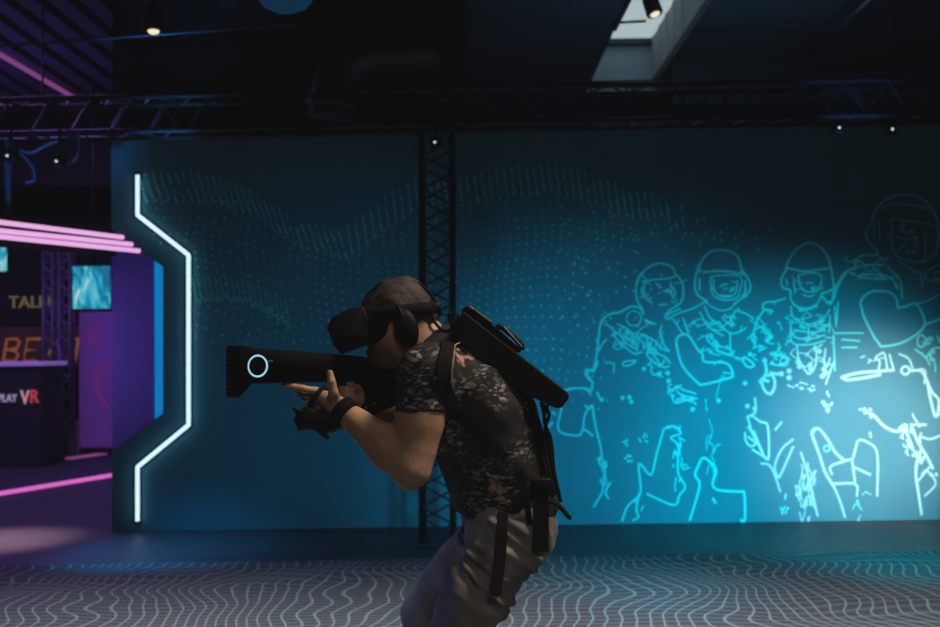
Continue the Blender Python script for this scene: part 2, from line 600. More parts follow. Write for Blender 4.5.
def snap(p, fld, off):
    p = np.array(p, float)[None]
    for _ in range(12):
        d = fld.ev(p)[0]
        g = np.array([(fld.ev(p + e)[0] - fld.ev(p - e)[0]) for e in np.eye(3) * 0.004])
        g /= np.linalg.norm(g) + 1e-9
        p = p - (d - off) * g * 0.8
    return Vector(p[0]), Vector(g)

def waves(p, s, seed, amp):
    r = np.random.default_rng(seed)
    d = np.zeros(len(p))
    for _ in range(5):
        k = r.normal(size=3); k *= s * r.uniform(0.6, 1.5) / np.linalg.norm(k)
        d += np.sin(p @ k + r.uniform(0, 6.28))
    return d * amp / 5

# ================================================================== SETTING
bm = bmesh.new()
add_box(bm, (-9, -3, -0.1), (9, 15, 0))
M_floor = mat('dark blue grey floor', (0.055, 0.062, 0.072), 0.48, noise=0.15, nscale=5, spec=0.35, bump=0.05, bscale=200)
struct(obj('floor', bm, M_floor))

bm = bmesh.new()
p0, p1 = floor_at(-10, 567.5), floor_at(950, 552.5)
d = (p1 - p0).normalized()
a0, a1 = p0 - d * 1.8, p1 + d * 1.8
pts = [a0, a1, Vector((a1.x, -2.6, 0)), Vector((a0.x, -2.6, 0))]
add_poly_prism(bm, [p + Vector((0, 0, 0.006)) for p in pts], (0, 0, 0.012))
tag(obj('carpet', bm, carpet_material()), 'grey carpet with a pale wavy grid pattern, across the foreground floor', 'carpet')

WY = 8.0
M_wall = mat('blue green painted wall', (0.075, 0.30, 0.385), 0.75, noise=0.04, nscale=3, spec=0.2)
def wp(px, py, Y=WY):
    return at(px, py, Y)
zt = 3.02
bl = wp(112, 531); 
xl = bl.x; xr = 6.6
n1 = wp(112, 229); n2 = wp(163, 267); n3 = wp(163, 413); n4 = wp(112, 451)
prof = [(xl, 0), (xr, 0), (xr, zt), (xl, zt), (xl, n1.z), (n2.x, n2.z), (n3.x, n3.z), (xl, n4.z)]
bm = bmesh.new()
add_poly_prism(bm, [(x, WY + 0.07, z) for x, z in prof], (0, 0.14, 0))
struct(obj('wall_back', bm, M_wall))

# inner wall and blue lit panel seen through the notch
M_violet = mat('violet light tinted wall', (0.24, 0.16, 0.44), 0.7, noise=0.08)  # purple light of the passage put into the wall's base colour
bm = bmesh.new()
a = wp(112, 300, 8.62).x; b = wp(153, 300, 8.62).x
add_box(bm, (a, 8.62, 0), (b, 8.76, 3.02))
struct(obj('wall_passage', bm, M_violet))
bm = bmesh.new()
c = wp(176, 300, 8.66).x
add_box(bm, (b + 0.005, 8.64, 0.0), (c, 8.70, 2.6), 0.008)
tag(obj('light_panel', bm, emitter('blue backlit acrylic', (0.0, 0.17, 0.46), 1.05)), 'narrow upright blue glowing panel inside the wall notch beside violet wall', 'light panel')

# room shell
ZC = 4.7
SKX0, SKX1 = at(588, 90, 13.4).x, at(652, 88, 13.4).x
SKY0, SKY1 = 9.2, 13.4
bm = bmesh.new()
add_box(bm, (-9, -3, ZC), (SKX0, 15, ZC + 0.1))
add_box(bm, (SKX1, -3, ZC), (9, 15, ZC + 0.1))
add_box(bm, (SKX0, -3, ZC), (SKX1, SKY0, ZC + 0.1))
add_box(bm, (SKX0, SKY1, ZC), (SKX1, 15, ZC + 0.1))
struct(obj('ceiling', bm, M_ceil))
for nm, lo, hi in (('wall_left', (-9.1, -3, 0), (-9, 15, ZC)), ('wall_right', (9, -3, 0), (9.1, 15, ZC)),
                   ('wall_far', (-9, 15, 0), (9, 15.1, ZC)), ('wall_front', (-9, -3.1, 0), (9, -3, ZC))):
    bm = bmesh.new(); add_box(bm, lo, hi)
    struct(obj(nm, bm, M_dark))
# bulkhead above the back wall on the left of the arena
bm = bmesh.new()
add_box(bm, (at(112.5, 50, 8.3).x, 8.3, 2.9), (at(466, 60, 8.3).x, 8.42, ZC))
struct(obj('wall_bulkhead', bm, M_dark))
# skylight shaft
M_shaft = mat('grey shaft board', (0.30, 0.34, 0.34), 0.8, noise=0.1, nscale=3)
M_glaze = emitter('pale daylight glazing', (0.62, 0.78, 0.80), 0.62)
sky = bpy.data.objects.new('window_1', None); COL.objects.link(sky); sky.location = (SKX0, SKY1, ZC); struct(sky)
ZS = ZC + 0.62
bm = bmesh.new(); add_box(bm, (SKX0 - 0.05, SKY1, ZC), (SKX1 + 0.05, SKY1 + 0.05, ZS)); obj('shaft_end', bm, M_shaft, sky)
bm = bmesh.new(); add_box(bm, (SKX1, SKY0, ZC + 0.1), (SKX1 + 0.05, SKY1, ZS))
for k in range(9):
    y = SKY0 + 0.4 + k * 0.45
    add_box(bm, (SKX1 - 0.015, y, ZC + 0.1), (SKX1, y + 0.05, ZS))
obj('shaft_side', bm, M_shaft, sky)
bm = bmesh.new(); add_box(bm, (SKX0 - 0.05, SKY0, ZC + 0.1), (SKX0, SKY1, ZS)); obj('shaft_side', bm, M_dark, sky)
bm = bmesh.new(); add_box(bm, (SKX0 - 0.05, SKY0, ZS), (SKX1 + 0.05, SKY1 + 0.05, ZS + 0.03)); obj('glazing', bm, M_glaze, sky)
bm = bmesh.new()
add_box(bm, (SKX0, SKY1 - 0.10, ZS - 0.07), (SKX1, SKY1, ZS))
add_box(bm, (SKX0, 11.3, ZS - 0.07), (SKX1, 11.4, ZS))
obj('frame', bm, M_metal, sky)
bm = bmesh.new(); add_box(bm, (SKX0 - 0.04, SKY1 - 0.02, ZC - 0.05), (SKX1 + 0.5, SKY1 + 0.04, ZC)); obj('ledge', bm, mat('grey ledge', (0.16, 0.17, 0.17), 0.6), sky)

# ceiling beams and soffit over the right half
M_beam = mat('black beam', (0.008, 0.009, 0.010), 0.8)
def trim(n, lo, hi, mt=M_beam):
    bm = bmesh.new(); add_box(bm, lo, hi, 0.01); struct(obj('trim_%d' % n, bm, mt))
yb = EYE + 0
Yq = (ZC - EYE) * F / (352 - 27)
trim(1, (SKX1 + 0.05, Yq, ZC - 0.06), (at(835, 25, Yq).x, Yq + 0.12, ZC))
Yq2 = (ZC - EYE) * F / (350 - 62)
trim(2, (SKX1 + 0.05, Yq2, ZC - 0.5), (6.5, Yq2 + 0.12, ZC), M_dark)
xs = at(842, 20, 10.3).x
trim(3, (xs, 8.5, ZC - 0.12), (9, Yq2, ZC), M_beam)
xb = at(458, 40, 9.4).x
trim(4, (xb - 0.06, 8.6, ZC - 0.14), (xb + 0.06, 14.9, ZC))

# ================================================================== MURAL
ZA = lambda x, y: (540 + x / 3.136, 180 + y / 3.136)
ZB = lambda x, y: (720 + x / 3.136, 180 + y / 3.136)
Z1 = lambda x, y: (560 + x / 4.479, 280 + y / 4.479)
Z2 = lambda x, y: (660 + x / 3.3, 230 + y / 3.3)
Z4 = lambda x, y: (820 + x / 4.475, 180 + y / 4.475)
ZL1 = lambda x, y: (540 + x / 3.482, 360 + y / 3.482)
ZL2 = lambda x, y: (720 + x / 3.482, 360 + y / 3.482)
C_INK = (0.16, 0.98, 0.95)
C_PALE = (0.44, 0.95, 0.95)
PXW = WY / F       # metres per pixel on the wall

class Ink:
    def __init__(self):
        self.v = []; self.f = []; self.c = []; self.n = 0
    def quad(self, P, col):
        b = len(self.v)
        y = WY - 0.003 - (self.n % 25) * 0.0003
        self.n += 1
        self.v += [(p[0], y, p[1]) for p in P]
        self.f.append(tuple(range(b, b + len(P))))
        self.c += [col] * len(P)
    def line(self, pts, w=3.0, col=C_INK, smooth=True):
        W3 = [wp(*p, WY) for p in pts]
        W3 = [Vector((p.x, 0, p.z)) for p in W3]
        if smooth and len(W3) > 2:
            W3 = spline(W3, 5)
        h = w * 0.80 * PXW / 2
        L = []
        n = len(W3)
        for i, p in enumerate(W3):
            t = (W3[min(i + 1, n - 1)] - W3[max(i - 1, 0)])
            if t.length < 1e-6: t = Vector((1, 0, 0))
            t.normalize()
            nn = Vector((-t.z, 0, t.x)) * h
            L.append(((p + nn), (p - nn)))
        b = len(self.v)
        y = WY - 0.003 - (self.n % 25) * 0.0003
        self.n += 1
        for i_, (A, B) in enumerate(L):
            self.v += [(A.x, y - i_ * 4e-5, A.z), (B.x, y - i_ * 4e-5, B.z)]
            self.c += [col, col]
        for i in range(n - 1):
            self.f.append((b + 2 * i, b + 2 * i + 1, b + 2 * i + 3, b + 2 * i + 2))
    def dot(self, p, r, col=C_INK, ry=None, n=8):
        c = wp(*p, WY)
        ry = ry or r
        self.quad([(c.x + r * PXW * math.cos(2 * PI * k / n), c.z + ry * PXW * math.sin(2 * PI * k / n)) for k in range(n)], col)
    def ring(self, p, r, w=2, col=C_INK, ry=None):
        ry = ry or r
        self.line([(p[0] + r * math.cos(2 * PI * k / 12), p[1] + ry * math.sin(2 * PI * k / 12)) for k in range(13)], w, col)
    def build(self, name, parent):
        me = bpy.data.meshes.new(name)
        me.from_pydata(self.v, [], self.f)
        at_ = me.color_attributes.new('ink', 'FLOAT_COLOR', 'POINT')
        at_.data.foreach_set('color', [x for c in self.c for x in (*c, 1.0)])
        me.update()
        return link_mesh(name, me, M_ink, parent)

mural = thing('wall_mural', 'mural of cyan outlined soldiers and dotted waves printed on the blue wall', 'mural', (1.5, WY, 0))
def strokes(ink, Z, lines, w=2.6, col=C_INK, smooth=True):
    for l in lines:
        ink.line([Z(*p) for p in l], w, col, smooth)
def dots(ink, Z, pts, r=2.6, col=C_PALE):
    for p in pts:
        ink.dot(Z(*p), r, col)
def scribble(ink, Z, x, y, w, h, n, col=C_INK, lw=2.0, seed=0):
    r = random.Random(seed)
    for _ in range(n):
        cx, cy = x + r.random() * w, y + r.random() * h
        P = [(cx, cy)]
        for _k in range(3):
            P.append((P[-1][0] + r.uniform(-0.22, 0.22) * w, P[-1][1] + r.uniform(-0.22, 0.22) * h))
        ink.line([Z(*p) for p in P], lw, col)

# soldier 1
k1 = Ink()
strokes(k1, ZA, [[(303, 330), (318, 295), (350, 268), (385, 262), (415, 275), (425, 300)], [(318, 318), (360, 312), (400, 309), (425, 302)],
    [(318, 290), (303, 320), (302, 370), (315, 395), (325, 408)], [(425, 295), (445, 320), (449, 355), (440, 385), (415, 402), (390, 425)],
    [(325, 320), (330, 365), (350, 385)], [(385, 350), (405, 345), (415, 365)], [(405, 325), (425, 350), (415, 372)], [(370, 335), (382, 338)], [(372, 392), (395, 390)],
    [(318, 335), (322, 372)]])
dots(k1, ZA, [(398, 347), (410, 352)], 2.4, C_INK)
strokes(k1, Z1, [[(375, 155), (365, 135), (350, 122), (320, 118), (290, 132), (265, 145), (225, 152), (195, 172), (180, 200), (172, 260), (168, 310), (155, 380), (150, 410), (120, 400), (115, 420), (130, 445), (143, 455), (138, 500), (105, 485), (40, 488), (15, 505)]], 3.2)
k1.ring(Z1(330, 172), 7.4, 2)
strokes(k1, Z1, [[(375, 175), (410, 190), (430, 200)], [(380, 185), (412, 200)], [(470, 175), (475, 160), (500, 145), (540, 128)], [(455, 200), (450, 230), (465, 290), (490, 320)], [(210, 265), (190, 285), (172, 320)],
    [(200, 195), (230, 215), (250, 235)], [(255, 195), (290, 215), (330, 250), (370, 280), (375, 310)], [(240, 250), (290, 300), (335, 330), (370, 320)], [(265, 215), (270, 245), (300, 265), (345, 300)],
    [(250, 230), (300, 285), (340, 310)], [(290, 225), (300, 260)], [(320, 250), (335, 290)], [(350, 275), (345, 320)],
    [(370, 240), (420, 270), (450, 305), (490, 320)], [(385, 255), (400, 310), (430, 350), (460, 390), (490, 385)], [(385, 320), (400, 350), (450, 390)], [(410, 300), (440, 330), (470, 345), (495, 375)],
    [(200, 370), (240, 375), (238, 415)], [(405, 400), (420, 425), (450, 410)]], 2.4)
strokes(k1, Z1, [[(280, 380), (290, 365), (340, 362), (320, 378), (290, 385), (280, 378)], [(495, 505), (520, 480), (560, 495), (610, 510)], [(500, 520), (515, 550), (560, 540), (600, 525)], [(520, 500), (560, 520), (600, 525)]], 2.4, C_PALE)
dots(k1, Z1, [(483, 418), (486, 450), (280, 528), (595, 578)], 2.4)
dots(k1, Z1, [(310, 525), (375, 397), (185, 535), (318, 545)], 2.4, C_INK)
strokes(k1, Z1, [[(110, 560), (130, 575), (145, 562), (150, 625)], [(165, 500), (175, 525), (195, 542)]], 3)
strokes(k1, ZL1, [[(95, 105), (120, 98), (165, 100), (172, 115), (182, 80), (165, 50), (175, 35), (195, 25), (200, 0)], [(75, 165), (65, 245), (135, 262), (150, 240), (185, 265)],
    [(150, 240), (155, 195), (175, 160), (185, 180), (195, 240), (210, 300), (215, 340), (225, 370), (222, 410), (215, 460), (185, 512)], [(200, 340), (213, 372)], [(228, 350), (232, 375)], [(245, 425), (228, 460), (240, 485)],
    [(285, 562), (305, 510), (345, 470), (350, 440), (345, 360), (385, 400), (405, 330), (430, 240)], [(430, 240), (465, 230), (490, 255), (455, 270), (480, 300), (480, 390), (505, 440), (485, 470), (465, 505), (370, 465)],
    [(345, 470), (335, 520), (342, 545), (322, 560)], [(45, 215), (20, 245)], [(40, 180), (55, 190)]], 2.9)
scribble(k1, ZL1, 290, 280, 40, 20, 5, seed=1); scribble(k1, ZL1, 335, 245, 40, 45, 4, seed=2); scribble(k1, ZL1, 290, 330, 40, 25, 5, seed=3)
scribble(k1, ZL1, 440, 235, 50, 50, 5, seed=4); scribble(k1, ZL1, 465, 300, 25, 110, 8, seed=5); scribble(k1, ZL1, 490, 345, 35, 40, 4, seed=6); scribble(k1, ZL1, 335, 470, 25, 60, 5, seed=7)
scribble(k1, Z1, 250, 205, 120, 100, 16, seed=8, lw=1.8); scribble(k1, Z1, 385, 260, 90, 120, 12, seed=9, lw=1.8); scribble(k1, ZL1, 205, 330, 25, 110, 6, seed=10)
scribble(k1, ZA, 330, 320, 90, 60, 7, lw=1.4, seed=52); scribble(k1, Z1, 390, 370, 80, 60, 6, lw=1.7, seed=53)
o = k1.build('soldier_drawing', mural); o['label'] = 'outlined soldier with slung rifle, leftmost of the four in the mural'

# soldier 2
k2 = Ink()
strokes(k2, Z2, [[(135, 140), (130, 120), (145, 90), (170, 70), (205, 66), (240, 75), (262, 100), (270, 140), (280, 150)], [(140, 140), (200, 135), (270, 145)],
    [(130, 110), (118, 150), (115, 190), (125, 215), (150, 232), (155, 240)], [(270, 130), (292, 165), (298, 190), (285, 215), (255, 235), (240, 250)], [(280, 165), (280, 205), (268, 220)], [(130, 160), (130, 200)]], 3.0)
strokes(k2, Z2, [[(165, 155), (170, 200), (180, 220), (215, 232), (250, 225), (262, 205), (265, 155), (200, 150), (165, 155)], [(175, 160), (182, 205), (215, 222), (248, 210), (255, 165)]], 2.2)
strokes(k2, Z2, [[(200, 180), (225, 178)], [(208, 195), (222, 195)], [(190, 216), (235, 216)], [(150, 240), (180, 258), (210, 266), (240, 255)], [(235, 170), (250, 172)]], 2.0)
strokes(k2, Z2, [[(150, 235), (110, 258), (60, 275), (20, 295)], [(245, 265), (280, 275), (310, 295)], [(145, 250), (165, 290), (200, 315), (230, 340), (265, 335), (285, 320)], [(205, 320), (240, 290), (245, 265)],
    [(75, 290), (95, 340), (80, 310)], [(150, 350), (170, 345), (180, 375), (230, 395), (238, 415), (200, 405)], [(150, 350), (160, 370), (182, 378)], [(245, 270), (235, 300), (245, 310)], [(130, 270), (160, 320), (210, 350)],
    [(230, 340), (232, 400)], [(180, 380), (195, 405)], [(40, 290), (75, 345)]], 2.3)
strokes(k2, Z2, [[(55, 355), (75, 345), (95, 350), (125, 395), (140, 410), (148, 435), (220, 440), (240, 480), (220, 490), (140, 510), (120, 500), (75, 450), (55, 385), (55, 355)]], 3.2, C_PALE)
strokes(k2, Z2, [[(270, 430), (280, 420), (310, 445), (290, 452), (270, 430)]], 3, C_PALE)
dots(k2, Z2, [(297, 410), (193, 563), (107, 592), (280, 505), (25, 472), (28, 498)], 2.6)
scribble(k2, Z2, 30, 515, 85, 60, 9, C_PALE, 2.2, 11); scribble(k2, Z2, 150, 350, 80, 55, 8, lw=1.8, seed=12); scribble(k2, Z2, 215, 260, 60, 70, 8, lw=1.8, seed=13)
strokes(k2, ZL1, [[(520, 560), (545, 480), (555, 430), (540, 400), (550, 370), (570, 340), (612, 380), (600, 430), (620, 452), (690, 458), (710, 465), (712, 555), (695, 555)], [(600, 480), (612, 500)]], 3.4)
scribble(k2, ZL1, 600, 380, 30, 30, 3, seed=14)
scribble(k2, ZL1, 545, 130, 70, 220, 7, C_INK, 1.4, 15)
scribble(k2, Z2, 60, 285, 150, 70, 8, lw=1.7, seed=41); scribble(k2, Z2, 150, 410, 120, 60, 6, lw=1.7, seed=42); scribble(k2, Z2, 175, 160, 80, 50, 6, lw=1.4, seed=43)
o = k2.build('soldier_drawing', mural); o['label'] = 'outlined soldier in goggles with a pale bent arm, second from left in the mural'

# soldier 3
k3 = Ink()
strokes(k3, Z2, [[(415, 140), (420, 110), (445, 70), (480, 45), (515, 48), (545, 75), (562, 115), (568, 150)], [(420, 125), (480, 136), (560, 125)], [(412, 135), (400, 165), (405, 190), (430, 200), (428, 225)], [(568, 150), (572, 190), (550, 205), (530, 210)],
    [(530, 215), (560, 245), (570, 225), (575, 200), (600, 160), (627, 125)], [(415, 225), (380, 235), (345, 240), (340, 260), (370, 265)], [(345, 262), (325, 290), (310, 330), (312, 390)]], 2.8)
strokes(k3, Z2, [[(455, 150), (465, 190), (490, 205), (525, 190), (530, 150), (490, 142), (455, 150)], [(470, 212), (490, 220), (510, 212)], [(430, 225), (445, 250), (490, 258), (520, 240), (530, 215)], [(440, 165), (445, 210)], [(415, 160), (420, 185)], [(480, 175), (505, 175)],
    [(430, 250), (440, 290), (490, 310), (540, 290), (560, 260)], [(430, 310), (440, 350), (490, 360), (545, 345)], [(440, 330), (500, 337), (545, 330)], [(430, 300), (435, 370), (490, 378), (545, 365)], [(432, 235), (470, 265), (520, 250)], [(575, 250), (580, 320)], [(560, 280), (556, 340)], [(488, 310), (490, 360)]], 2.2)
strokes(k3, Z2, [[(450, 380), (455, 420), (470, 450), (490, 475), (510, 450), (515, 410), (510, 380)], [(545, 390), (540, 440), (550, 450), (560, 420)], [(575, 430), (555, 480), (545, 510)]], 2.6, C_PALE)
dots(k3, Z2, [(355, 360), (345, 430), (333, 500), (400, 475), (525, 400), (455, 435), (460, 450), (495, 445), (497, 460), (540, 460), (535, 482), (425, 465), (425, 487), (365, 352), (545, 470)], 2.8)
strokes(k3, Z2, [[(345, 430), (350, 470), (335, 500), (345, 530), (365, 540), (378, 510), (370, 480), (350, 480)], [(360, 470), (385, 475), (405, 470)], [(330, 490), (360, 500)]], 4, C_PALE)
strokes(k3, Z2, [[(360, 410), (400, 415), (420, 430), (390, 445), (360, 440)]], 2.4)
k3.ring(Z2(408, 435), 4, 2)
scribble(k3, Z2, 315, 310, 80, 90, 14, lw=1.8, seed=20); scribble(k3, Z2, 360, 405, 60, 40, 6, lw=1.8, seed=21); scribble(k3, Z2, 440, 300, 110, 70, 12, lw=1.7, seed=22); scribble(k3, Z2, 430, 505, 70, 30, 8, C_PALE, 1.8, 23); scribble(k3, Z2, 345, 240, 40, 30, 4, lw=1.8, seed=24); scribble(k3, Z2, 530, 545, 40, 55, 6, C_PALE, 2.2, 25)
strokes(k3, ZL2, [[(90, 200), (110, 195), (140, 215), (165, 230), (168, 340), (150, 330), (130, 290), (110, 250), (95, 200)], [(85, 250), (90, 285), (110, 300), (125, 280), (95, 230)], [(110, 310), (165, 345)], [(115, 245), (150, 330)], [(95, 265), (125, 290)],
    [(120, 130), (122, 180), (100, 195)]], 3.0, C_PALE)
strokes(k3, ZL2, [[(140, 360), (170, 365), (190, 400), (210, 460)], [(255, 300), (215, 390), (203, 408), (190, 370), (215, 310), (255, 275)], [(190, 245), (215, 215)], [(280, 320), (300, 380), (320, 460), (340, 545)],
    [(435, 550), (420, 500), (395, 440), (365, 390), (345, 330), (318, 255), (340, 238), (370, 270), (400, 320), (430, 348), (460, 345)]], 2.9, (0.35, 0.82, 0.88))
strokes(k3, ZL2, [[(318, 255), (345, 330), (365, 390), (395, 440)], [(318, 255), (340, 238), (370, 270), (400, 320), (430, 348)]], 3.4, C_PALE)
dots(k3, ZL2, [(290, 405), (270, 468), (95, 160), (120, 170)], 2.6)
scribble(k3, ZL2, 280, 400, 45, 150, 22, (0.35, 0.82, 0.88), 2.0, 26); scribble(k3, ZL2, 205, 450, 25, 100, 5, lw=1.8, seed=27); scribble(k3, ZL2, 470, 440, 60, 100, 5, lw=1.4, seed=28)
k3.ring(ZL2(370, 308), 3, 1.8)
scribble(k3, Z2, 420, 260, 140, 60, 9, lw=1.6, seed=44); scribble(k3, Z2, 450, 150, 80, 55, 6, lw=1.4, seed=45); scribble(k3, Z2, 310, 380, 110, 60, 9, lw=1.8, seed=46); scribble(k3, Z2, 440, 380, 120, 90, 8, C_PALE, 1.7, 47)
o = k3.build('soldier_drawing', mural); o['label'] = 'outlined soldier with pouches on the chest, third from left in the mural'

# soldier 4
k4 = Ink()
strokes(k4, Z4, [[(255, 325), (245, 305), (225, 285), (207, 255), (210, 215), (232, 190), (240, 150), (275, 105), (320, 75), (380, 65), (440, 75), (480, 105), (505, 140), (525, 190), (530, 250), (520, 320), (490, 345), (480, 360), (455, 370)],
    [(255, 325), (250, 335), (200, 335), (160, 355), (155, 390), (115, 410), (90, 445), (60, 495), (65, 515), (45, 555)]], 3.0)
strokes(k4, Z4, [[(270, 130), (330, 105), (420, 115), (490, 130)], [(310, 190), (330, 175), (400, 185), (470, 195), (520, 210)], [(320, 190), (322, 300), (350, 345), (400, 362), (450, 365), (470, 340), (470, 240)], [(355, 225), (385, 235), (415, 228)], [(430, 250), (432, 285), (415, 290)], [(385, 325), (410, 318), (432, 322)],
    [(350, 360), (400, 395), (460, 425), (480, 440)], [(260, 310), (255, 340), (300, 360)], [(150, 400), (200, 380), (280, 380)], [(165, 435), (220, 440), (270, 440)], [(180, 420), (300, 430), (350, 480)], [(340, 420), (360, 460), (365, 530)], [(320, 430), (345, 490)],
    [(460, 425), (500, 395), (560, 372)], [(460, 445), (560, 452)], [(430, 555), (480, 540), (560, 500)], [(260, 180), (265, 270)], [(240, 200), (240, 260)], [(445, 430), (460, 475)], [(300, 385), (345, 440)]], 2.2)
k4.ring(Z4(525, 425), 4, 2)
strokes(k4, ZB, [[(438, 385), (450, 365), (470, 352), (490, 348), (530, 352), (552, 375), (555, 402)], [(555, 402), (585, 396), (615, 390), (640, 455), (580, 505), (510, 522), (495, 510), (480, 490), (450, 430), (438, 385)]], 3.2, (0.18, 0.9, 0.95), True)
strokes(k4, ZB, [[(385, 300), (365, 345), (355, 375), (330, 385)], [(355, 480), (450, 480)], [(355, 485), (360, 600)], [(380, 500), (440, 505)], [(380, 525), (430, 525)], [(370, 380), (365, 450)], [(645, 560), (665, 530), (700, 525)], [(610, 530), (650, 560)]], 2.2)
strokes(k4, ZB, [[(495, 600), (500, 570), (487, 558), (500, 547), (515, 545), (525, 600)], [(530, 545), (545, 600)], [(560, 545), (590, 560), (603, 590)], [(600, 600), (640, 595), (640, 640)]], 2.6, C_PALE)
k4.ring(ZB(630, 505), 4, 2, ry=6); k4.ring(ZB(580, 597), 4, 3, C_PALE)
strokes(k4, ZL2, [[(420, 60), (480, 45), (560, 38), (600, 35)], [(440, 70), (500, 62), (560, 50)], [(420, 60), (440, 70)], [(660, 35), (700, 40), (720, 80), (730, 130), (745, 190), (755, 190), (760, 140), (735, 110), (715, 60)],
    [(500, 180), (530, 190), (570, 230), (610, 248), (640, 240)], [(640, 235), (655, 270), (670, 310)], [(620, 240), (645, 225), (650, 260)], [(665, 230), (690, 290), (720, 340), (740, 380)], [(700, 540), (690, 470), (680, 400), (685, 350), (700, 310)]], 3.6, C_PALE)
strokes(k4, ZL2, [[(460, 345), (470, 310), (480, 280), (510, 285), (545, 325), (545, 475)], [(395, 430), (470, 432), (475, 475)], [(390, 400), (385, 370), (440, 350)], [(460, 370), (525, 400)], [(460, 350), (470, 430)],
    [(660, 225), (720, 225)], [(695, 265), (730, 275), (770, 262)], [(700, 400), (720, 385), (750, 430), (710, 475)], [(690, 420), (730, 370)], [(520, 250), (525, 270)], [(675, 335), (700, 330)]], 2.8, (0.4, 0.85, 0.9))
scribble(k4, ZL2, 495, 170, 40, 25, 6, C_PALE, 2, 31); scribble(k4, ZL2, 635, 225, 60, 90, 9, C_PALE, 2, 32); scribble(k4, ZL2, 670, 310, 40, 60, 6, C_PALE, 2, 33)
# part of the figure that runs on past the frame edge
strokes(k4, ZB, [[(640, 455), (700, 430), (760, 400), (800, 430), (820, 520)], [(690, 250), (740, 280), (790, 330), (830, 420), (845, 540)], [(700, 525), (760, 540), (800, 600)]], 2.8)
strokes(k4, ZL2, [[(770, 262), (830, 280), (860, 360), (870, 545)], [(755, 190), (800, 200), (830, 280)]], 2.8)
dots(k4, ZL2, [(735, 400), (752, 398)], 2, C_PALE)
scribble(k4, Z4, 130, 360, 200, 90, 10, lw=1.7, seed=48); scribble(k4, Z4, 330, 200, 150, 130, 9, lw=1.5, seed=49); scribble(k4, ZB, 600, 480, 90, 100, 7, lw=1.8, seed=50); scribble(k4, ZB, 440, 530, 60, 40, 4, C_PALE, 1.6, 51)
o = k4.build('soldier_drawing', mural); o['label'] = 'largest outlined soldier, furthest right and highest in the mural'

# dotted particle waves
kd = Ink()
C_DOT = (0.13, 0.97, 0.90)
r = random.Random(3)
def crest_curve(pts):
    xs_ = [p[0] for p in pts]; ys_ = [p[1] for p in pts]
    return lambda x: float(np.interp(x, xs_, ys_))
# back ridge
ridge = crest_curve([(140, 190), (200, 186), (255, 205), (300, 236), (345, 246), (385, 214), (420, 192), (455, 196), (500, 184), (555, 178), (600, 192), (640, 206), (700, 228), (790, 245)])
x = 143.0
while x < 780:
    y0 = ridge(x) - 14
    amp = 1.0 if x < 610 else max(0.1, 1 - (x - 610) / 120)
    for k in range(9):
        y = y0 + k * 3.4 + math.sin(x * 0.19 + k) * 1.6
        if r.random() < 0.9 * amp:
            kd.dot((x + (k - 4) * (1.1 if x < 345 else 0.5), y), 1.0, C_DOT, 2.2, 6)
    x += 7.4
# body of the field: rows spreading downwards
for row in range(24):
    x = 146.0
    while x < 770:
        y = ridge(x) + 14 + row * 7.0 * (1 + row * 0.012) + 3.5 * math.sin(x * 0.035 + row * 0.4)
        lim = 345 if x < 420 else 420
        p = 0.93
        if x > 560: p = max(0.0, 0.9 - (x - 560) / 190.0 - row * 0.02)
        if x < 180: p *= 0.5
        if y < lim and r.random() < p and not (x < 196 and y > 245):
            s = r.uniform(0.75, 1.35)
            kd.dot((x + 3 * math.sin(row * 0.5 + x * 0.01), y), 0.92 * s, C_DOT, 1.2 * s, 6)
        x += 8.6
# small bright ridges
for pts, nr in (([(196, 300), (225, 298), (250, 301), (270, 312), (292, 326)], 1), ([(222, 205), (236, 202), (250, 206)], 1)):
    cv = crest_curve(pts)
    L = [(x_, cv(x_) + (3.2 * math.sin(x_ * 1.2) + 1.6 * math.sin(x_ * 0.55))) for x_ in np.arange(pts[0][0], pts[-1][0], 1.3)]
    kd.line(L, 1.5, (0.10, 0.95, 0.86), False)
    for x_ in np.arange(pts[0][0], pts[-1][0], 5.5):
        for k in range(5):
            kd.dot((x_ - k * 0.8, cv(x_) - 4 - k * 4), 0.8, C_DOT, 1.5, 6)
# loose sparks towards the soldiers
for _ in range(46):
    kd.dot((r.uniform(560, 660), r.uniform(205, 330)), r.uniform(0.8, 1.5), C_DOT, None, 6)
o = kd.build('dot_pattern', mural); o['kind'] = 'stuff'

# ================================================================== NEON LIGHTS
def neon_path(pxs, Y, rad, name, mt, parent=None):
    bm = bmesh.new()
    pts = [at(x, y, Y) for x, y in pxs]
    fine = []
    for a_, b_ in zip(pts, pts[1:]):
        fine += [a_.lerp(b_, t) for t in (0.0, 0.02, 0.98)]
    fine.append(pts[-1])
    add_tube(bm, fine, rad, 10)
    return obj(name, bm, mt, parent, True)
np_ = [(137.5, 175), (137.5, 215), (188.5, 255), (188.5, 425), (137.5, 467), (137.5, 521)]
t = thing('neon_wall_light', 'angular white-cyan neon line light on the left end of the blue wall', 'neon light', at(137.5, 521, WY - 0.02))
neon_path(np_, WY - 0.035, 0.0165, 'tube', M_neon, t)
bm = bmesh.new()
ch = [at(x, y, WY - 0.006) for x, y in np_]
for a_, b_ in zip(ch, ch[1:]):
    dd = (b_ - a_).normalized(); s = Vector((-dd.z, 0, dd.x)) * 0.027
    add_poly_prism(bm, [a_ - dd * .02 - s, b_ + dd * .02 - s, b_ + dd * .02 + s, a_ - dd * .02 + s], (0, 0.011, 0))
obj('mounting_channel', bm, M_black, t)

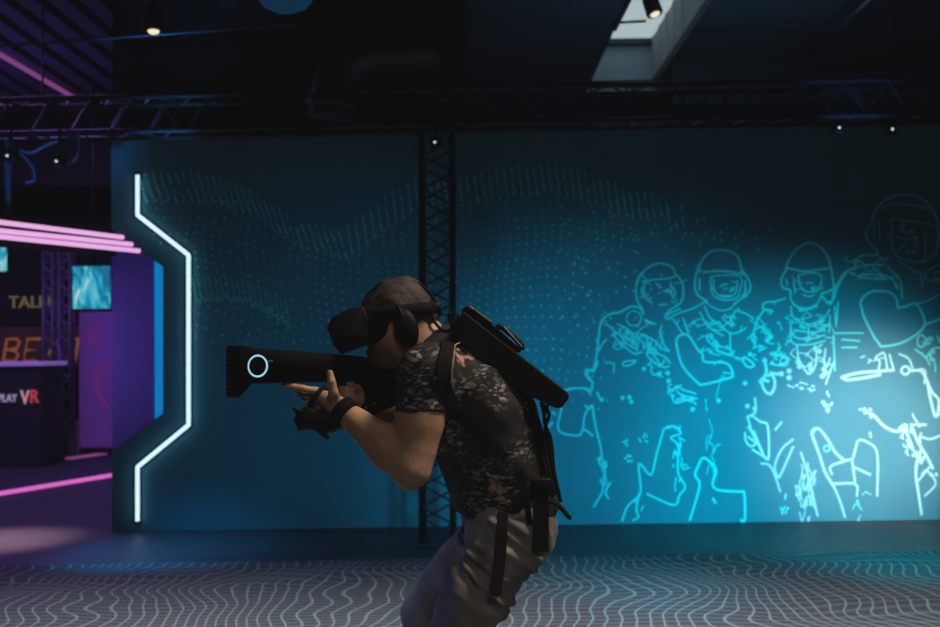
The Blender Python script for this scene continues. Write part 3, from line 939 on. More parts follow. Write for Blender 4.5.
grp = 'pink tubes above the passage entrance'
for i, (pa, pb, which) in enumerate([((-70, 213.5), (123.5, 237.5), 'top and shortest'), ((-70, 223.5), (132.5, 244.5), 'middle'), ((-70, 229.5), (140, 251), 'bottom and longest')]):
    A = at(pa[0], pa[1], 6.75); B = at(pb[0], pb[1], WY - 0.06)
    t = thing('neon_tube', 'straight pink neon tube over the passage, %s of the three' % which, 'neon light', B, grp)
    bm = bmesh.new(); add_tube(bm, [A, B], 0.0175, 12); obj('tube', bm, M_pink, t, True)
    dirv = (B - A).normalized()
    bm = bmesh.new(); add_tube(bm, [B - dirv * 0.004, B + dirv * 0.010], 0.019, 12); obj('end_cap', bm, M_black, t, True)
    bm = bmesh.new(); add_tube(bm, [A.lerp(B, 0.97), A.lerp(B, 0.97) + Vector((0, 0.05, 0.0))], 0.008, 6); obj('clip', bm, M_black, t, True)
# dark fascia board that carries the tubes
bm = bmesh.new()
A = at(-75, 226, 6.82); B = at(113, 243, WY + 0.0)
add_poly_prism(bm, [A + Vector((0, .02, -0.10)), B + Vector((0, .02, -0.10)), B + Vector((0, .02, 0.14)), A + Vector((0, .02, 0.14))], (0.02, 0.03, 0))
tag(obj('fascia_board', bm, M_black), 'slim black board behind the three pink neon tubes', 'board')

# floor led strips
def floor_strip(pa, pb, w, name_label, mt):
    a_ = floor_at(*pa); b_ = floor_at(*pb)
    dd = (b_ - a_).normalized(); s = Vector((-dd.y, dd.x, 0)) * w / 2
    t = thing('floor_led_strip', name_label, 'led strip', a_)
    bm = bmesh.new(); add_poly_prism(bm, [p + Vector((0, 0, 0.012)) for p in (a_ - s, b_ - s, b_ + s, a_ + s)], (0, 0, 0.022)); obj('diffuser', bm, mt, t)
    bm = bmesh.new()
    s2 = s * 1.35
    add_poly_prism(bm, [p + Vector((0, 0, 0.004)) for p in (a_ - s2, b_ - s2, b_ + s2, a_ + s2)], (0, 0, 0.006)); obj('profile', bm, M_metal, t)
floor_strip((-60, 505), (118, 475.5), 0.17, 'long magenta glowing strip set across the passage floor', M_pinkfloor)
floor_strip((70, 459.5), (118, 452.5), 0.16, 'short violet glowing strip on the floor before the purple banner', M_pinkdim)

# ================================================================== TRUSSES
def make_truss(t, A, B, w, bays, mat_, ax=None, rch=0.018, rl=0.009, four=True):
    A, B = Vector(A), Vector(B)
    d_ = (B - A).normalized()
    u = ax if ax is not None else Vector((0, 1, 0))
    u = (u - d_ * u.dot(d_)).normalized(); v = d_.cross(u)
    cs = [(u * a_ + v * b_) * w / 2 for a_, b_ in ((-1, -1), (1, -1), (1, 1), (-1, 1))]
    for c_ in cs:
        bm = bmesh.new(); add_tube(bm, [A + c_, B + c_], rch, 8); obj('chord', bm, mat_, t, True)
    bm = bmesh.new()
    for f in range(4):
        c0, c1 = cs[f], cs[(f + 1) % 4]
        for i in range(bays):
            p, q = A.lerp(B, i / bays), A.lerp(B, (i + 0.5) / bays)
            s_ = A.lerp(B, (i + 1) / bays)
            add_tube(bm, [p + c0, q + c1], rl, 5, False); add_tube(bm, [q + c1, s_ + c0], rl, 5, False)
    o_ = obj('lattice', bm, mat_, t, True)
    return cs

# vertical tower in front of the wall
ft = at(438, 545, 7.38); ft.z = 0
t = thing('truss_tower', 'black lattice truss tower standing against the blue wall behind the player', 'truss', ft)
make_truss(t, ft + Vector((0, 0, 0.02)), Vector((at(437, 118, 7.38).x, 7.38, at(437, 137, 7.38).z)), 0.215, 12, M_truss, rch=0.022, rl=0.008)
bm = bmesh.new(); add_box(bm, ft + Vector((-0.2, -0.2, 0)), ft + Vector((0.2, 0.2, 0.02)), 0.004); obj('base_plate', bm, M_metal, t)

# long horizontal truss over the arena
Lh, Rh = at(-60, 122, 7.70), at(1010, 98, 7.35)
t = thing('ceiling_truss', 'long dark horizontal lattice truss running along the top of the blue wall', 'truss', Lh)
make_truss(t, Lh, Rh, 0.25, 26, mat('blue lit truss metal', (0.014, 0.016, 0.02), 0.4, 0.3), rch=0.020, rl=0.008)
for q in (0.1, 0.5, 0.9):
    p = Lh.lerp(Rh, q)
    bm = bmesh.new(); add_tube(bm, [p + Vector((0, 0, 0.12)), Vector((p.x, p.y, ZC))], 0.008, 6); obj('hanger', bm, M_black, t)

# tracking sensors on the truss
def sensor(px, py, Y, label, zt_):
    p = at(px, py, Y)
    t = thing('tracking_sensor', label, 'sensor', p + Vector((0, 0, -0.04)), 'tracking sensors hung from the ceiling trusses')
    bm = bmesh.new(); add_box(bm, p + Vector((-0.04, 0.012, -0.04)), p + Vector((0.04, 0.09, 0.04)), 0.012); obj('housing', bm, M_black, t)
    bm = bmesh.new(); add_lathe(bm, [(0.030, 0), (0.03, 0.006), (0.02, 0.012), (0, 0.014)], p + Vector((0, 0.014, 0)), Vector((0, -1, 0)), 16); obj('front_window', bm, M_gun, t, True)
    bm = bmesh.new(); add_lathe(bm, [(0.009, 0), (0.009, 0.006), (0, 0.009)], p + Vector((-0.005, 0.0, -0.005)), Vector((0, -1, 0)), 12); obj('indicator_light', bm, M_led, t, True)
    bm = bmesh.new(); add_tube(bm, [p + Vector((0, 0.05, 0.04)), Vector((p.x, p.y + 0.05, zt_))], 0.012, 8); obj('mount_arm', bm, M_black, t, True)
sensor(840, 127, 7.28, 'small black tracking sensor with a white dot, left of the pair at right', 2.85)
sensor(893, 128.5, 7.28, 'small black tracking sensor with a white dot, right of the pair at right', 2.85)
sensor(435.5, 141.5, 7.22, 'small dark tracking sensor at the top of the lattice tower', 2.9)
sensor(8, 155, 7.3, 'tracking sensor with a white dot at the far left, above a blue pipe', 2.95)
sensor(57, 160.5, 7.3, 'tracking sensor with a white dot over the pink tubes, beside looping cables', 2.95)

# cables and pipe hanging over the passage
M_cable = mat('blue cable', (0.04, 0.10, 0.2), 0.4)
bm = bmesh.new(); add_tube(bm, [at(8, 160, 7.45), at(7.5, 212, 7.45)], 0.022, 12)
add_tube(bm, [at(8, 140, 7.45), at(8, 162, 7.45)], 0.014, 8)
tag(obj('hanging_pipe', bm, mat('blue lit pipe', (0.03, 0.14, 0.26), 0.4), None, True), 'short vertical blue pipe hanging at the far left above the pink tubes', 'pipe')
for pts_, lab in (([(8, 150), (22, 155), (33, 168), (34, 180), (26, 183)], 'looped blue cable hanging right of the vertical blue pipe'),
                  ([(2, 139), (14, 147), (30, 153), (45, 146), (58, 141)], 'blue cable sagging between the two sensors at far left'),
                  ([(57, 156), (61, 163), (68, 164), (76, 159), (79, 150), (78, 134)], 'hooked blue cable curling below the truss right of the far left sensors')):
    bm = bmesh.new(); add_tube(bm, spline([at(x, y, 7.42) for x, y in pts_], 6), 0.010, 6)
    tag(obj('cable', bm, M_cable, None, True), lab, 'cable', 'cables at the far left truss')

# ================================================================== CEILING FITTINGS
def spotlamp(px, py, Y, ax, label, sc=1.0, lens=0.8):
    p = at(px, py, Y)
    ax = Vector(ax).normalized()
    t = thing('spotlight', label, 'spotlight', p)
    bm = bmesh.new(); add_lathe(bm, [(0.072 * sc, 0), (0.075 * sc, -0.01), (0.07 * sc, -0.16 * sc), (0.04 * sc, -0.2 * sc)], p, ax, 20); obj('housing', bm, M_black, t, True)
    bm = bmesh.new(); add_lathe(bm, [(0.055 * sc * lens, 0.0), (0.045 * sc * lens, 0.012), (0, 0.018)], p + ax * 0.001, ax, 20); obj('lens', bm, M_warm, t, True)
    bm = bmesh.new(); add_tube(bm, [p - ax * 0.1 * sc, Vector((p.x, p.y, ZC))], 0.012, 8); obj('stem', bm, M_black, t, True)
    return t
spotlamp(153.5, 31, 7.0, (0.05, -0.10, -1), 'small warm lit spotlight on the dark ceiling above the neon line', 0.9)
t = spotlamp(655, 14, 9.1, (0.25, -0.25, -1), 'black spotlight with warm lens hung beside the skylight', 1.0)
# pipe frame by the skylight
bm = bmesh.new()
b0, b1 = at(614, 30, 9.0), at(632, -6, 9.0)
add_tube(bm, [b0, b1, b1 + (b1 - b0) * ((ZC + 0.03 - b1.z) / (b1.z - b0.z))], 0.022, 10)
add_tube(bm, [at(612, 23, 9.0), at(646, 21, 9.0)], 0.012, 8)
tag(obj('pipe_bracket', bm, M_black, None, True), 'black angled pipe bracket crossing the bright skylight', 'bracket')

p = at(285, -4, 5.0)
t = thing('pendant_lamp', 'round dark blue dome hanging from the ceiling at the top of the picture', 'lamp', p)
bm = bmesh.new(); add_lathe(bm, [(0, -0.075), (0.06, -0.07), (0.11, -0.045), (0.142, 0.0), (0.14, 0.02), (0.10, 0.07), (0.04, 0.1), (0, 0.105)], p, Vector((0, 0, 1)), 32); obj('dome', bm, mat('blue dome', (0.01, 0.06, 0.12), 0.6, emit=(0.0, 0.1, 0.25), estr=0.16), t, True)
bm = bmesh.new(); add_tube(bm, [p + Vector((0, 0, 0.1)), Vector((p.x, p.y, ZC))], 0.012, 8); obj('stem', bm, M_black, t, True)

bm = bmesh.new()
add_tube(bm, spline([at(330, 118, 6.9), at(332, 95, 6.9), at(340, 70, 6.9), at(362, 55, 6.9), at(400, 50, 6.9), at(440, 48, 6.9)], 6), 0.14, 18)
for q in (at(345, 45, 6.9), at(420, 40, 6.9)):
    add_tube(bm, [q, Vector((q.x, q.y, ZC + 0.03))], 0.008, 6)
for q in (at(331, 104, 6.9), ):
    add_lathe(bm, [(0.15, -0.03), (0.16, -0.03), (0.16, 0.03), (0.15, 0.03)], q, Vector((0.1, 0, 1)), 20)
tag(obj('air_duct', bm, mat('dark duct sheet', (0.012, 0.014, 0.016), 0.5, 0.2), None, True), 'dark round ventilation duct bending down behind the ceiling truss', 'duct')
bm = bmesh.new(); add_tube(bm, [at(-40, 49, 7.6), at(300, 24, 7.2)], 0.010, 8)
tag(obj('conduit', bm, M_cable, None, True), 'thin blue conduit slanting across the dark upper left ceiling', 'conduit')
bm = bmesh.new()
add_tube(bm, [at(815, 50, 9.0 * 1.15), at(873, -4, 9.0)], 0.03, 8)
tag(obj('ceiling_pipe', bm, mat('blue grey pipe', (0.018, 0.024, 0.03), 0.4, 0.4), None, True), 'dark diagonal pipe under the ceiling at upper right', 'pipe')

# ================================================================== PASSAGE (far left)
# slatted ceiling
M_slat = mat('violet lit slat', (0.065, 0.05, 0.13), 0.7)
t = bpy.data.objects.new('trim_5', None); COL.objects.link(t); t.location = (-6, 11, ZC); struct(t)
xx = -7.6
while xx < xl - 0.2:
    bm = bmesh.new(); add_box(bm, (xx, 9.0, ZC - 0.10), (xx + 0.17, 13.9, ZC - 0.01)); obj('ceiling_slat', bm, M_slat, t)
    xx += 0.29
bm = bmesh.new(); add_box(bm, (-8.9, 13.8, 3.6), (xl - 0.05, 13.9, ZC), 0.0); struct(obj('wall_header', bm, M_dark))

def led_bar(pa, pb, Ya, Yb, rad, mt, label):
    a_, b_ = at(*pa, Ya), at(*pb, Yb)
    t = thing('ceiling_led_bar', label, 'led bar', b_)
    bm = bmesh.new(); add_tube(bm, [a_, b_], rad, 8); obj('tube', bm, mt, t, True)
    for e_ in (a_, b_):
        bm = bmesh.new(); add_tube(bm, [e_ + Vector((0, 0, rad * 0.5)), Vector((e_.x, e_.y, max(e_.z + rad + 0.1, ZC)))], 0.01, 6)
        obj('hanger', bm, M_black, t)
led_bar((-30, 37), (73, 97), 10.5, 12.8, 0.028, M_pinkdim, 'long magenta led bar slanting along the slatted ceiling at upper left')
led_bar((-30, 112), (6, 101), 12.6, 12.9, 0.025, M_orangedim, 'short dim salmon led bar at the far left picture edge')
led_bar((7, 101), (105, 97), 13.0, 13.0, 0.022, M_orangedim, 'dim salmon led bar lying level at the end of the slatted ceiling')

# far dark wall panel of the passage with shop signs
def flat_panel(name, px0, py0, px1, py1, Y, mt, parent=None, th=0.05, bev=0.004):
    a_, b_ = at(px0, py0, Y), at(px1, py1, Y)
    bm = bmesh.new(); add_box(bm, (min(a_.x, b_.x), Y, min(a_.z, b_.z)), (max(a_.x, b_.x), Y + th, max(a_.z, b_.z)), bev)
    return obj(name, bm, mt, parent)
t = thing('shop_sign', 'dark board with dim orange outlined letters, behind the counter at far left', 'sign', at(40, 366, 14.4))
flat_panel('board', -40, 328, 84, 366, 14.4, mat('dark brown board', (0.05, 0.028, 0.028), 0.7, emit=(0.16, 0.05, 0.04), estr=0.06), t)
M_orl = emitter('orange letter tube', (0.42, 0.13, 0.06), 0.42)
def stroke_letter(px, pxs_list):
    bm = bmesh.new()
    for pxs in pxs_list:
        add_tube(bm, [at(px + x + (11.5 - y) * 0.2 * 0.9, 350 + y, 14.37) for x, y in pxs], 0.020, 6)
    obj('letter', bm, M_orl, t, True)
stroke_letter(3, [[(0, 11), (0, -11), (10, -11), (13, -8), (12, -2), (0, 0), (11, 1), (14, 5), (12, 11), (0, 11)]])
stroke_letter(23.5, [[(13, -11), (0, -11), (0, 0), (11, 0), (0, 0), (0, 11), (13, 11)]])
stroke_letter(45, [[(0, 11), (7, -11), (14, 11), (11, 3), (3, 3)]])
stroke_letter(67, [[(0, -11), (15, -11), (7.5, -11), (7.5, 11)]])
for px in (-20, 30, 82):
    q = at(px, 366, 14.44)
    bm = bmesh.new(); add_box(bm, (q.x - .03, 14.42, 0), (q.x + .03, 14.48, q.z), 0.004); obj('support', bm, M_metal, t)
t = thing('glowing_sign', 'blurred dim gold lettering on a dark board above the orange letters', 'sign', at(30, 318, 14.6))
flat_panel('board', -12, 286, 60, 326, 14.6, M_dark, t)
text_mesh('lettering', 'TALER', 0.24, emitter('gold letters', (0.55, 0.40, 0.20), 0.20), t, at(8.5, 308, 14.57), depth=0.012, spacing=0.98)
for px in (-8, 56):
    q = at(px, 326, 14.64)
    bm = bmesh.new(); add_box(bm, (q.x - .03, 14.62, 0), (q.x + .03, 14.68, q.z), 0.004); obj('support', bm, M_metal, t)

# reception counter
CY = 12.6
c0 = at(41, 463, CY)
t = thing('reception_counter', 'dark reception counter with a lettered front and violet lit top at far left', 'counter', Vector((c0.x, CY, 0)))
ztop = at(20, 366, CY).z
bm = bmesh.new(); add_box(bm, (c0.x - 1.9, CY, 0), (c0.x, CY + 0.7, ztop), 0.01); obj('cabinet', bm, mat('black counter', (0.03, 0.028, 0.04), 0.5), t)
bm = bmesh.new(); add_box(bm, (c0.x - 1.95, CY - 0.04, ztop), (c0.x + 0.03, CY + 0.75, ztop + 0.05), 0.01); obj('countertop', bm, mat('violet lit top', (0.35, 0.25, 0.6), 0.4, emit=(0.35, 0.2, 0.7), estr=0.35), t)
text_mesh('lettering', 'PLAY', 0.135, emitter('white letters', (0.60, 0.50, 0.85), 0.5), t, at(-2.0, 402, CY - 0.02), depth=0.008, sx=0.74)
text_mesh('lettering', 'V', 0.24, emitter('pale pink letter', (0.85, 0.42, 0.55), 0.55), t, at(20.5, 404, CY - 0.02), depth=0.01, sx=0.72)
text_mesh('lettering', 'R', 0.23, emitter('red letter', (0.85, 0.08, 0.12), 0.5), t, at(29.5, 403, CY - 0.02), depth=0.01, sx=0.8)

# violet truss towers beside the counter
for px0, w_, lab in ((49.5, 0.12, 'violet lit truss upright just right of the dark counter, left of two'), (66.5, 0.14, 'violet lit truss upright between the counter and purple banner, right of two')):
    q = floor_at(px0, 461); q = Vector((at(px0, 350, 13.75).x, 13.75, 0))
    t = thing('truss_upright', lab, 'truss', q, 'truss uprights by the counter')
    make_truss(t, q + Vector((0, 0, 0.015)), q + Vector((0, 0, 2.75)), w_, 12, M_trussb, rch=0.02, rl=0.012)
    bm = bmesh.new(); add_box(bm, q + Vector((-0.09, -0.09, 0)), q + Vector((0.09, 0.09, 0.015)), 0.003); obj('base_plate', bm, M_metal, t)
bm = bmesh.new(); add_tube(bm, spline([at(57, 340, 13.65), at(60, 355, 13.62), at(58, 378, 13.62), at(52, 390, 13.62), at(46, 393, 13.66)], 6), 0.018, 6)
tag(obj('cable', bm, mat('violet cable', (0.3, 0.2, 0.6), 0.4), None, True), 'violet cable hanging in a loop on the truss uprights by the counter', 'cable')

# barrier posts
M_post = mat('pale olive post', (0.3, 0.28, 0.2), 0.6)
for i, px in enumerate((46.5, 53.5, 67.5, 77)):
    q = Vector((at(px, 430, 14.0).x, 14.0, 0))
    t = thing('barrier_post', 'pale post with a round cap behind the truss uprights, %s from the left' % ('first', 'second', 'third', 'fourth')[i], 'post', q, 'pale posts behind the truss uprights')
    bm = bmesh.new(); add_lathe(bm, [(0.045, 0), (0.045, 0.015), (0.035, 0.03), (0.035, 0.40)], q, n=14); obj('shaft', bm, M_post, t, True)
    bm = bmesh.new(); add_lathe(bm, [(0.03, 0.40), (0.045, 0.42), (0.045, 0.46), (0, 0.49)], q, n=14); obj('cap', bm, mat('yellow cap', (0.5, 0.42, 0.2), 0.5), t, True)

# wall screens
def screen(x0, y0, x1, y1, Y, seed, label, pole=False):
    a_, b_ = at(x0, y1, Y), at(x1, y0, Y)
    t = thing('television', label, 'television', Vector(((a_.x + b_.x) / 2, Y, a_.z)), 'televisions hung over the passage')
    bm = bmesh.new(); add_box(bm, (a_.x - 0.02, Y, a_.z - 0.02), (b_.x + 0.02, Y + 0.05, b_.z + 0.02), 0.006); obj('casing', bm, M_black, t)
    bm = bmesh.new()
    q = [Vector(v_) for v_ in ((a_.x, Y - 0.004, a_.z), (b_.x, Y - 0.004, a_.z), (b_.x, Y - 0.004, b_.z), (a_.x, Y - 0.004, b_.z))]
    add_poly_prism(bm, q, (0, 0.006, 0)); obj('display', bm, screen_material('abstract picture %d' % seed, seed), t)
    bm = bmesh.new(); cx = (a_.x + b_.x) / 2
    add_tube(bm, [Vector((cx, Y + 0.06, b_.z)), Vector((cx, Y + 0.06, ZC))], 0.02, 8); obj('ceiling_pole', bm, M_black, t, True)
screen(73, 266, 110.5, 309, 12.3, 3, 'television with an abstract cyan picture, above the purple banner')
screen(-52, 241, 7, 272, 12.0, 8, 'television with a blue picture cut off by the left picture edge')

# purple banner
BY = 14.2
t = thing('banner', 'tall purple roll-up banner with faint red line symbols below the television', 'banner', Vector((at(95, 450, BY).x, BY, 0)))
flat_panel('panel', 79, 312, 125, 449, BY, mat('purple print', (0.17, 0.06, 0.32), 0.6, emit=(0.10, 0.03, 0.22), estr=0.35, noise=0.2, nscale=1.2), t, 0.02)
M_red = emitter('red print', (0.40, 0.03, 0.16), 0.32)
def banner_line(pxs):
    bm = bmesh.new(); add_tube(bm, [at(x, y, BY - 0.012) for x, y in pxs], 0.012, 5); obj('symbol', bm, M_red, t)
banner_line([(90, 328), (96, 328), (98, 333), (97, 343), (92, 345), (89, 341), (89, 333), (90, 328)])
banner_line([(106, 364), (100, 370), (96, 372), (94, 376), (97, 381), (97, 392), (101, 398), (108, 408)])
a_ = at(79, 452, BY); b_ = at(125, 452, BY)
bm = bmesh.new(); add_box(bm, (a_.x, BY - 0.12, 0), (b_.x, BY + 0.12, a_.z + 0.06), 0.01); obj('base', bm, M_metal, t)

# ================================================================== THE PLAYER
def J(px, py, Y):
    return np.array(at(px, py, Y))
MY = 2.85
person = thing('person', 'crouching man in black floral shirt and grey jeans, aiming a gun in a headset', 'person', Vector((at(470, 600, MY).x, MY, 0)))

# head frame
ang = math.radians(13)
Fh = np.array([-math.cos(ang), 0, -math.sin(ang)]); Uh = np.array([-math.sin(ang), 0, math.cos(ang)]); Sh = np.array([0, -1.0, 0])
HC = J(398, 316.5, MY)
HR = np.stack([Fh, Uh, Sh], 1)
def hp(f, u, s=0.0):
    return HC + Fh * f + Uh * u + Sh * s

# joints
neckb = J(442, 357, MY)
shN, elN, wrN = J(427, 374, 2.655), J(411, 469, 2.62), J(343, 411, 2.705)
shF, elF, wrF = J(430, 372, 3.05), J(394, 424, 3.06), J(361, 410, 2.90)
T = [J(447, 365, MY), J(466, 390, MY), J(484, 422, MY), J(497, 462, MY), J(511, 506, MY)]
hipN, knN, anN = J(511, 532, 2.755), J(441, 660, 2.70), np.array([0.0, 2.735, 0.095])
hipF, knF, anF = J(504, 528, 2.95), J(424, 612, 3.0), np.array([-0.115, 3.02, 0.10])
anN[0] = at(484, 826, 2.735).x

body = Field()
body.ell(hp(0, 0), (0.097, 0.092, 0.076), HR, 0.02)
body.ell(hp(0.040, -0.055), (0.058, 0.078, 0.062), HR, 0.03)
body.cone(hp(0.0, -0.075), hp(0.070, -0.098), 0.048, 0.026, 0.03)
for s in (-1, 1):
    body.cone(hp(-0.012, -0.06, s * 0.052), hp(0.07, -0.100, s * 0.014), 0.022, 0.018, 0.02)
    body.ell(hp(0.078, -0.012, s * 0.031), (0.014, 0.011, 0.016), HR, 0.006)
    body.cone(hp(0.088, 0.008, s * 0.012), hp(0.08, 0.008, s * 0.045), 0.010, 0.008, 0.012)
    body.ell(hp(-0.01, -0.03, s * 0.078), (0.018, 0.031, 0.010), HR, 0.006)
    body.ell(hp(0.055, -0.05, s * 0.042), (0.03, 0.03, 0.02), HR, 0.02)
body.cone(hp(0.092, -0.005), hp(0.114, -0.045), 0.008, 0.012, 0.012)
body.ell(hp(0.098, -0.074), (0.012, 0.006, 0.022), HR, 0.006)
body.ell(hp(0.096, -0.085), (0.012, 0.006, 0.020), HR, 0.006)
body.cone(hp(-0.035, -0.045), neckb, 0.056, 0.064, 0.03)
body.cone(hp(0.01, -0.08), J(434, 368, MY), 0.042, 0.05, 0.03)
for i, (r0, r1) in enumerate(((0.09, 0.125), (0.125, 0.125), (0.125, 0.118), (0.118, 0.115))):
    body.cone(T[i], T[i + 1], r0, r1, 0.04, 1.25)
for sh in (shN, shF):
    body.cone(T[0] + (T[1] - T[0]) * 0.4, sh, 0.085, 0.060, 0.04)
# near arm: heavy upper arm, tapering forearm
def mixp(a, b, t_):
    return a + (b - a) * t_
body.cone(shN, mixp(shN, elN, 0.5), 0.060, 0.059, 0.03)
body.cone(mixp(shN, elN, 0.45), elN, 0.059, 0.047, 0.02)
body.cone(mixp(shN, elN, 0.35) + np.array([0.004, 0, 0]), mixp(shN, elN, 0.8) + np.array([0.010, 0, 0]), 0.048, 0.042, 0.02)
body.cone(elN, mixp(elN, wrN, 0.3) + np.array([0, 0, 0.006]), 0.043, 0.054, 0.025)
body.cone(mixp(elN, wrN, 0.3) + np.array([0, 0, 0.006]), wrN, 0.053, 0.030, 0.02)
body.cone(elN + np.array([0.0, 0, -0.012]), elN + np.array([-0.008, 0, -0.026]), 0.032, 0.022, 0.02)
# far arm
body.cone(shF, elF, 0.060, 0.046, 0.03)
body.cone(elF, mixp(elF, wrF, 0.35), 0.043, 0.047, 0.02)
body.cone(mixp(elF, wrF, 0.35), wrF, 0.047, 0.029, 0.02)
# legs inside the jeans
for hip, kn, an in ((hipN, knN, anN), (hipF, knF, anF)):
    body.cone(mixp(T[4], hip, 0.4), hip, 0.10, 0.092, 0.04)
    body.cone(hip, kn, 0.080, 0.054, 0.03)
    calf = mixp(kn, an, 0.35) + np.array([0.015, 0, 0])
    body.cone(kn, calf, 0.052, 0.053, 0.02)
    body.cone(calf, an, 0.053, 0.034, 0.02)
    body.cone(an, an + np.array([-0.14, 0, -0.055]), 0.034, 0.026, 0.02)
    body.cone(an, an + np.array([0.03, 0, -0.055]), 0.032, 0.028, 0.02)
# ---- near (left) hand: palm up beneath the fore-end, thumb up its side
kI, kM, kR, kP = J(315, 391, 2.715), J(313.5, 396, 2.735), J(315, 400.5, 2.752), J(318, 404.5, 2.766)
body.cone(wrN, mixp(wrN, kI, 0.55), 0.029, 0.022, 0.012)
for kk, rr in ((kI, 0.0125), (kM, 0.012), (kR, 0.0115), (kP, 0.011)):
    body.cone(mixp(wrN, kk, 0.25), kk, 0.020, rr, 0.012)
def finger(root, pts, r0, r1):
    P = [root] + [J(*q) for q in pts]
    n_ = len(P)
    for i in range(n_ - 1):
        ra = r0 + (r1 - r0) * i / (n_ - 1); rb = r0 + (r1 - r0) * (i + 1) / (n_ - 1)
        body.cone(P[i], P[i + 1], ra, rb, 0.004)
finger(kI, [(303, 388.5, 2.70), (293, 386.5, 2.695), (283.5, 385.8, 2.69)], 0.0105, 0.0075)
finger(kM, [(303, 393.5, 2.725), (297, 389, 2.735), (294, 387, 2.752)], 0.0105, 0.0078)
finger(kR, [(305, 398, 2.75), (300, 394, 2.765), (299, 390, 2.782)], 0.0100, 0.0075)
finger(kP, [(310, 402.5, 2.77), (306, 399, 2.785), (305, 395, 2.80)], 0.0090, 0.0068)
body.cone(mixp(wrN, kI, 0.25), J(333.5, 393, 2.672), 0.019, 0.0135, 0.012)
finger(J(333.5, 393, 2.672), [(331.5, 382, 2.668), (329.8, 373, 2.676)], 0.0130, 0.0092)
body.ell(J(329.2, 372, 2.668), (0.006, 0.004, 0.007), None, 0.002)
# ---- far (right) hand closed round the grip
hF = J(356, 398, 2.862)
body.cone(wrF, hF, 0.028, 0.026, 0.012)
body.ell(hF, (0.028, 0.018, 0.04), None, 0.012)
for i, yy in enumerate((387.5, 393.6, 399.7, 405.4)):
    rr = (0.0084, 0.0086, 0.0082, 0.0076)[i]
    fk = J(351 + i * 0.8, yy, 2.862)
    finger(fk, [(342 + i * 1.0, yy - 0.5, 2.842), (341.5 + i * 1.2, yy + 0.3, 2.808), (347 + i, yy + 1.2, 2.792), (353 + i * .6, yy + 2.2, 2.797)], rr, rr * 0.8)
body.cone(hF, J(357, 388, 2.835), 0.016, 0.012, 0.01)
finger(J(357, 388, 2.835), [(350, 386, 2.81)], 0.0115, 0.009)

# shoes clear of ground
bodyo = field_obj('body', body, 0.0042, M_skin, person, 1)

# hair
hair = Field()
hair.ell(hp(-0.004, 0.004), (0.101, 0.095, 0.0835), HR, 0.01, cuts=[(hp(0.088, 0.035), -(Uh * 0.82 + -Fh * 0.57))])
hair.ell(hp(-0.02, 0.062), (0.062, 0.040, 0.055), HR, 0.02)
hair.ell(hp(0.012, 0.078), (0.02, 0.022, 0.03), HR, 0.02)
hair.cone(hp(-0.075, -0.02), hp(-0.062, -0.075), 0.032, 0.028, 0.02, 1.5)
hair.disp = lambda p: waves(p, 70, 5, 0.005) + waves(p, 190, 6, 0.0018)
field_obj('hair', hair, 0.004, M_hair, person, 0)

# shirt
zc = at(420, 412, 2.62).z
shirt = Field()
RS = (0.098, 0.137, 0.140, 0.134, 0.130)
for i in range(4):
    shirt.cone(T[i], T[i + 1], RS[i], RS[i + 1], 0.04, 1.27)
shirt.cone(T[4], J(513, 530, MY), 0.130, 0.131, 0.03, 1.30)
shirt.cone(J(470, 440, MY), J(486, 486, MY), 0.075, 0.09, 0.05, 1.35)
shirt.cone(T[0], J(437, 352, MY), 0.085, 0.068, 0.03, 1.1)
shirt.cone(T[0], J(421, 374, MY), 0.085, 0.066, 0.03, 1.25)
cuffN = at(421, 412.8, 2.62); cuffF = at(402, 408, 3.06)
for sh, el, cuff in ((shN, elN, cuffN), (shF, elF, cuffF)):
    shirt.cone(T[0] + (T[1] - T[0]) * 0.45, sh, 0.10, 0.070, 0.04)
slv = mixp(shN, elN, 0.6) + np.array([0.006, 0, 0])
shirt.cone(shN, slv, 0.070, 0.069, 0.03, cuts=[(cuffN, (0.04, 0, -1))])
slf = mixp(shF, elF, 0.75)
shirt.cone(shF, slf, 0.070, 0.066, 0.03, cuts=[(cuffF, (-0.5, 0, -0.86))])
zh = at(510, 524, 2.72).z
base_ev = shirt.ev
def shirt_disp(p):
    d_ = waves(p, 34, 11, 0.006) + waves(p, 90, 12, 0.0026)
    low = np.clip((1.05 - p[:, 2]) / 0.25, 0, 1)
    d_ = d_ + low * 0.005 * np.sin(p[:, 0] * 60 + p[:, 2] * 22 + 2 * np.sin(p[:, 2] * 18)) 
    return d_
shirt.disp = shirt_disp
class Cut(Field):
    def __init__(self, f, planes):
        self.f = f; self.pr = f.pr; self.disp = None; self.planes = planes
    def ev(self, p, margin=None):
        d_ = self.f.ev(p, margin)
        for c_, n_ in self.planes:
            d_ = np.maximum(d_, (p - np.array(c_)) @ (np.array(n_) / np.linalg.norm(n_)))
        return d_
hemc = np.array([at(512, 523, 2.72).x, 2.72, zh])
shirt_c = Cut(shirt, [(hemc, (-0.12, 0, -1)), (hemc + np.array([0.05, 0, 0.0]), (0.28, 0, -1))])
field_obj('shirt', shirt_c, 0.0045, M_shirt, person, 1)

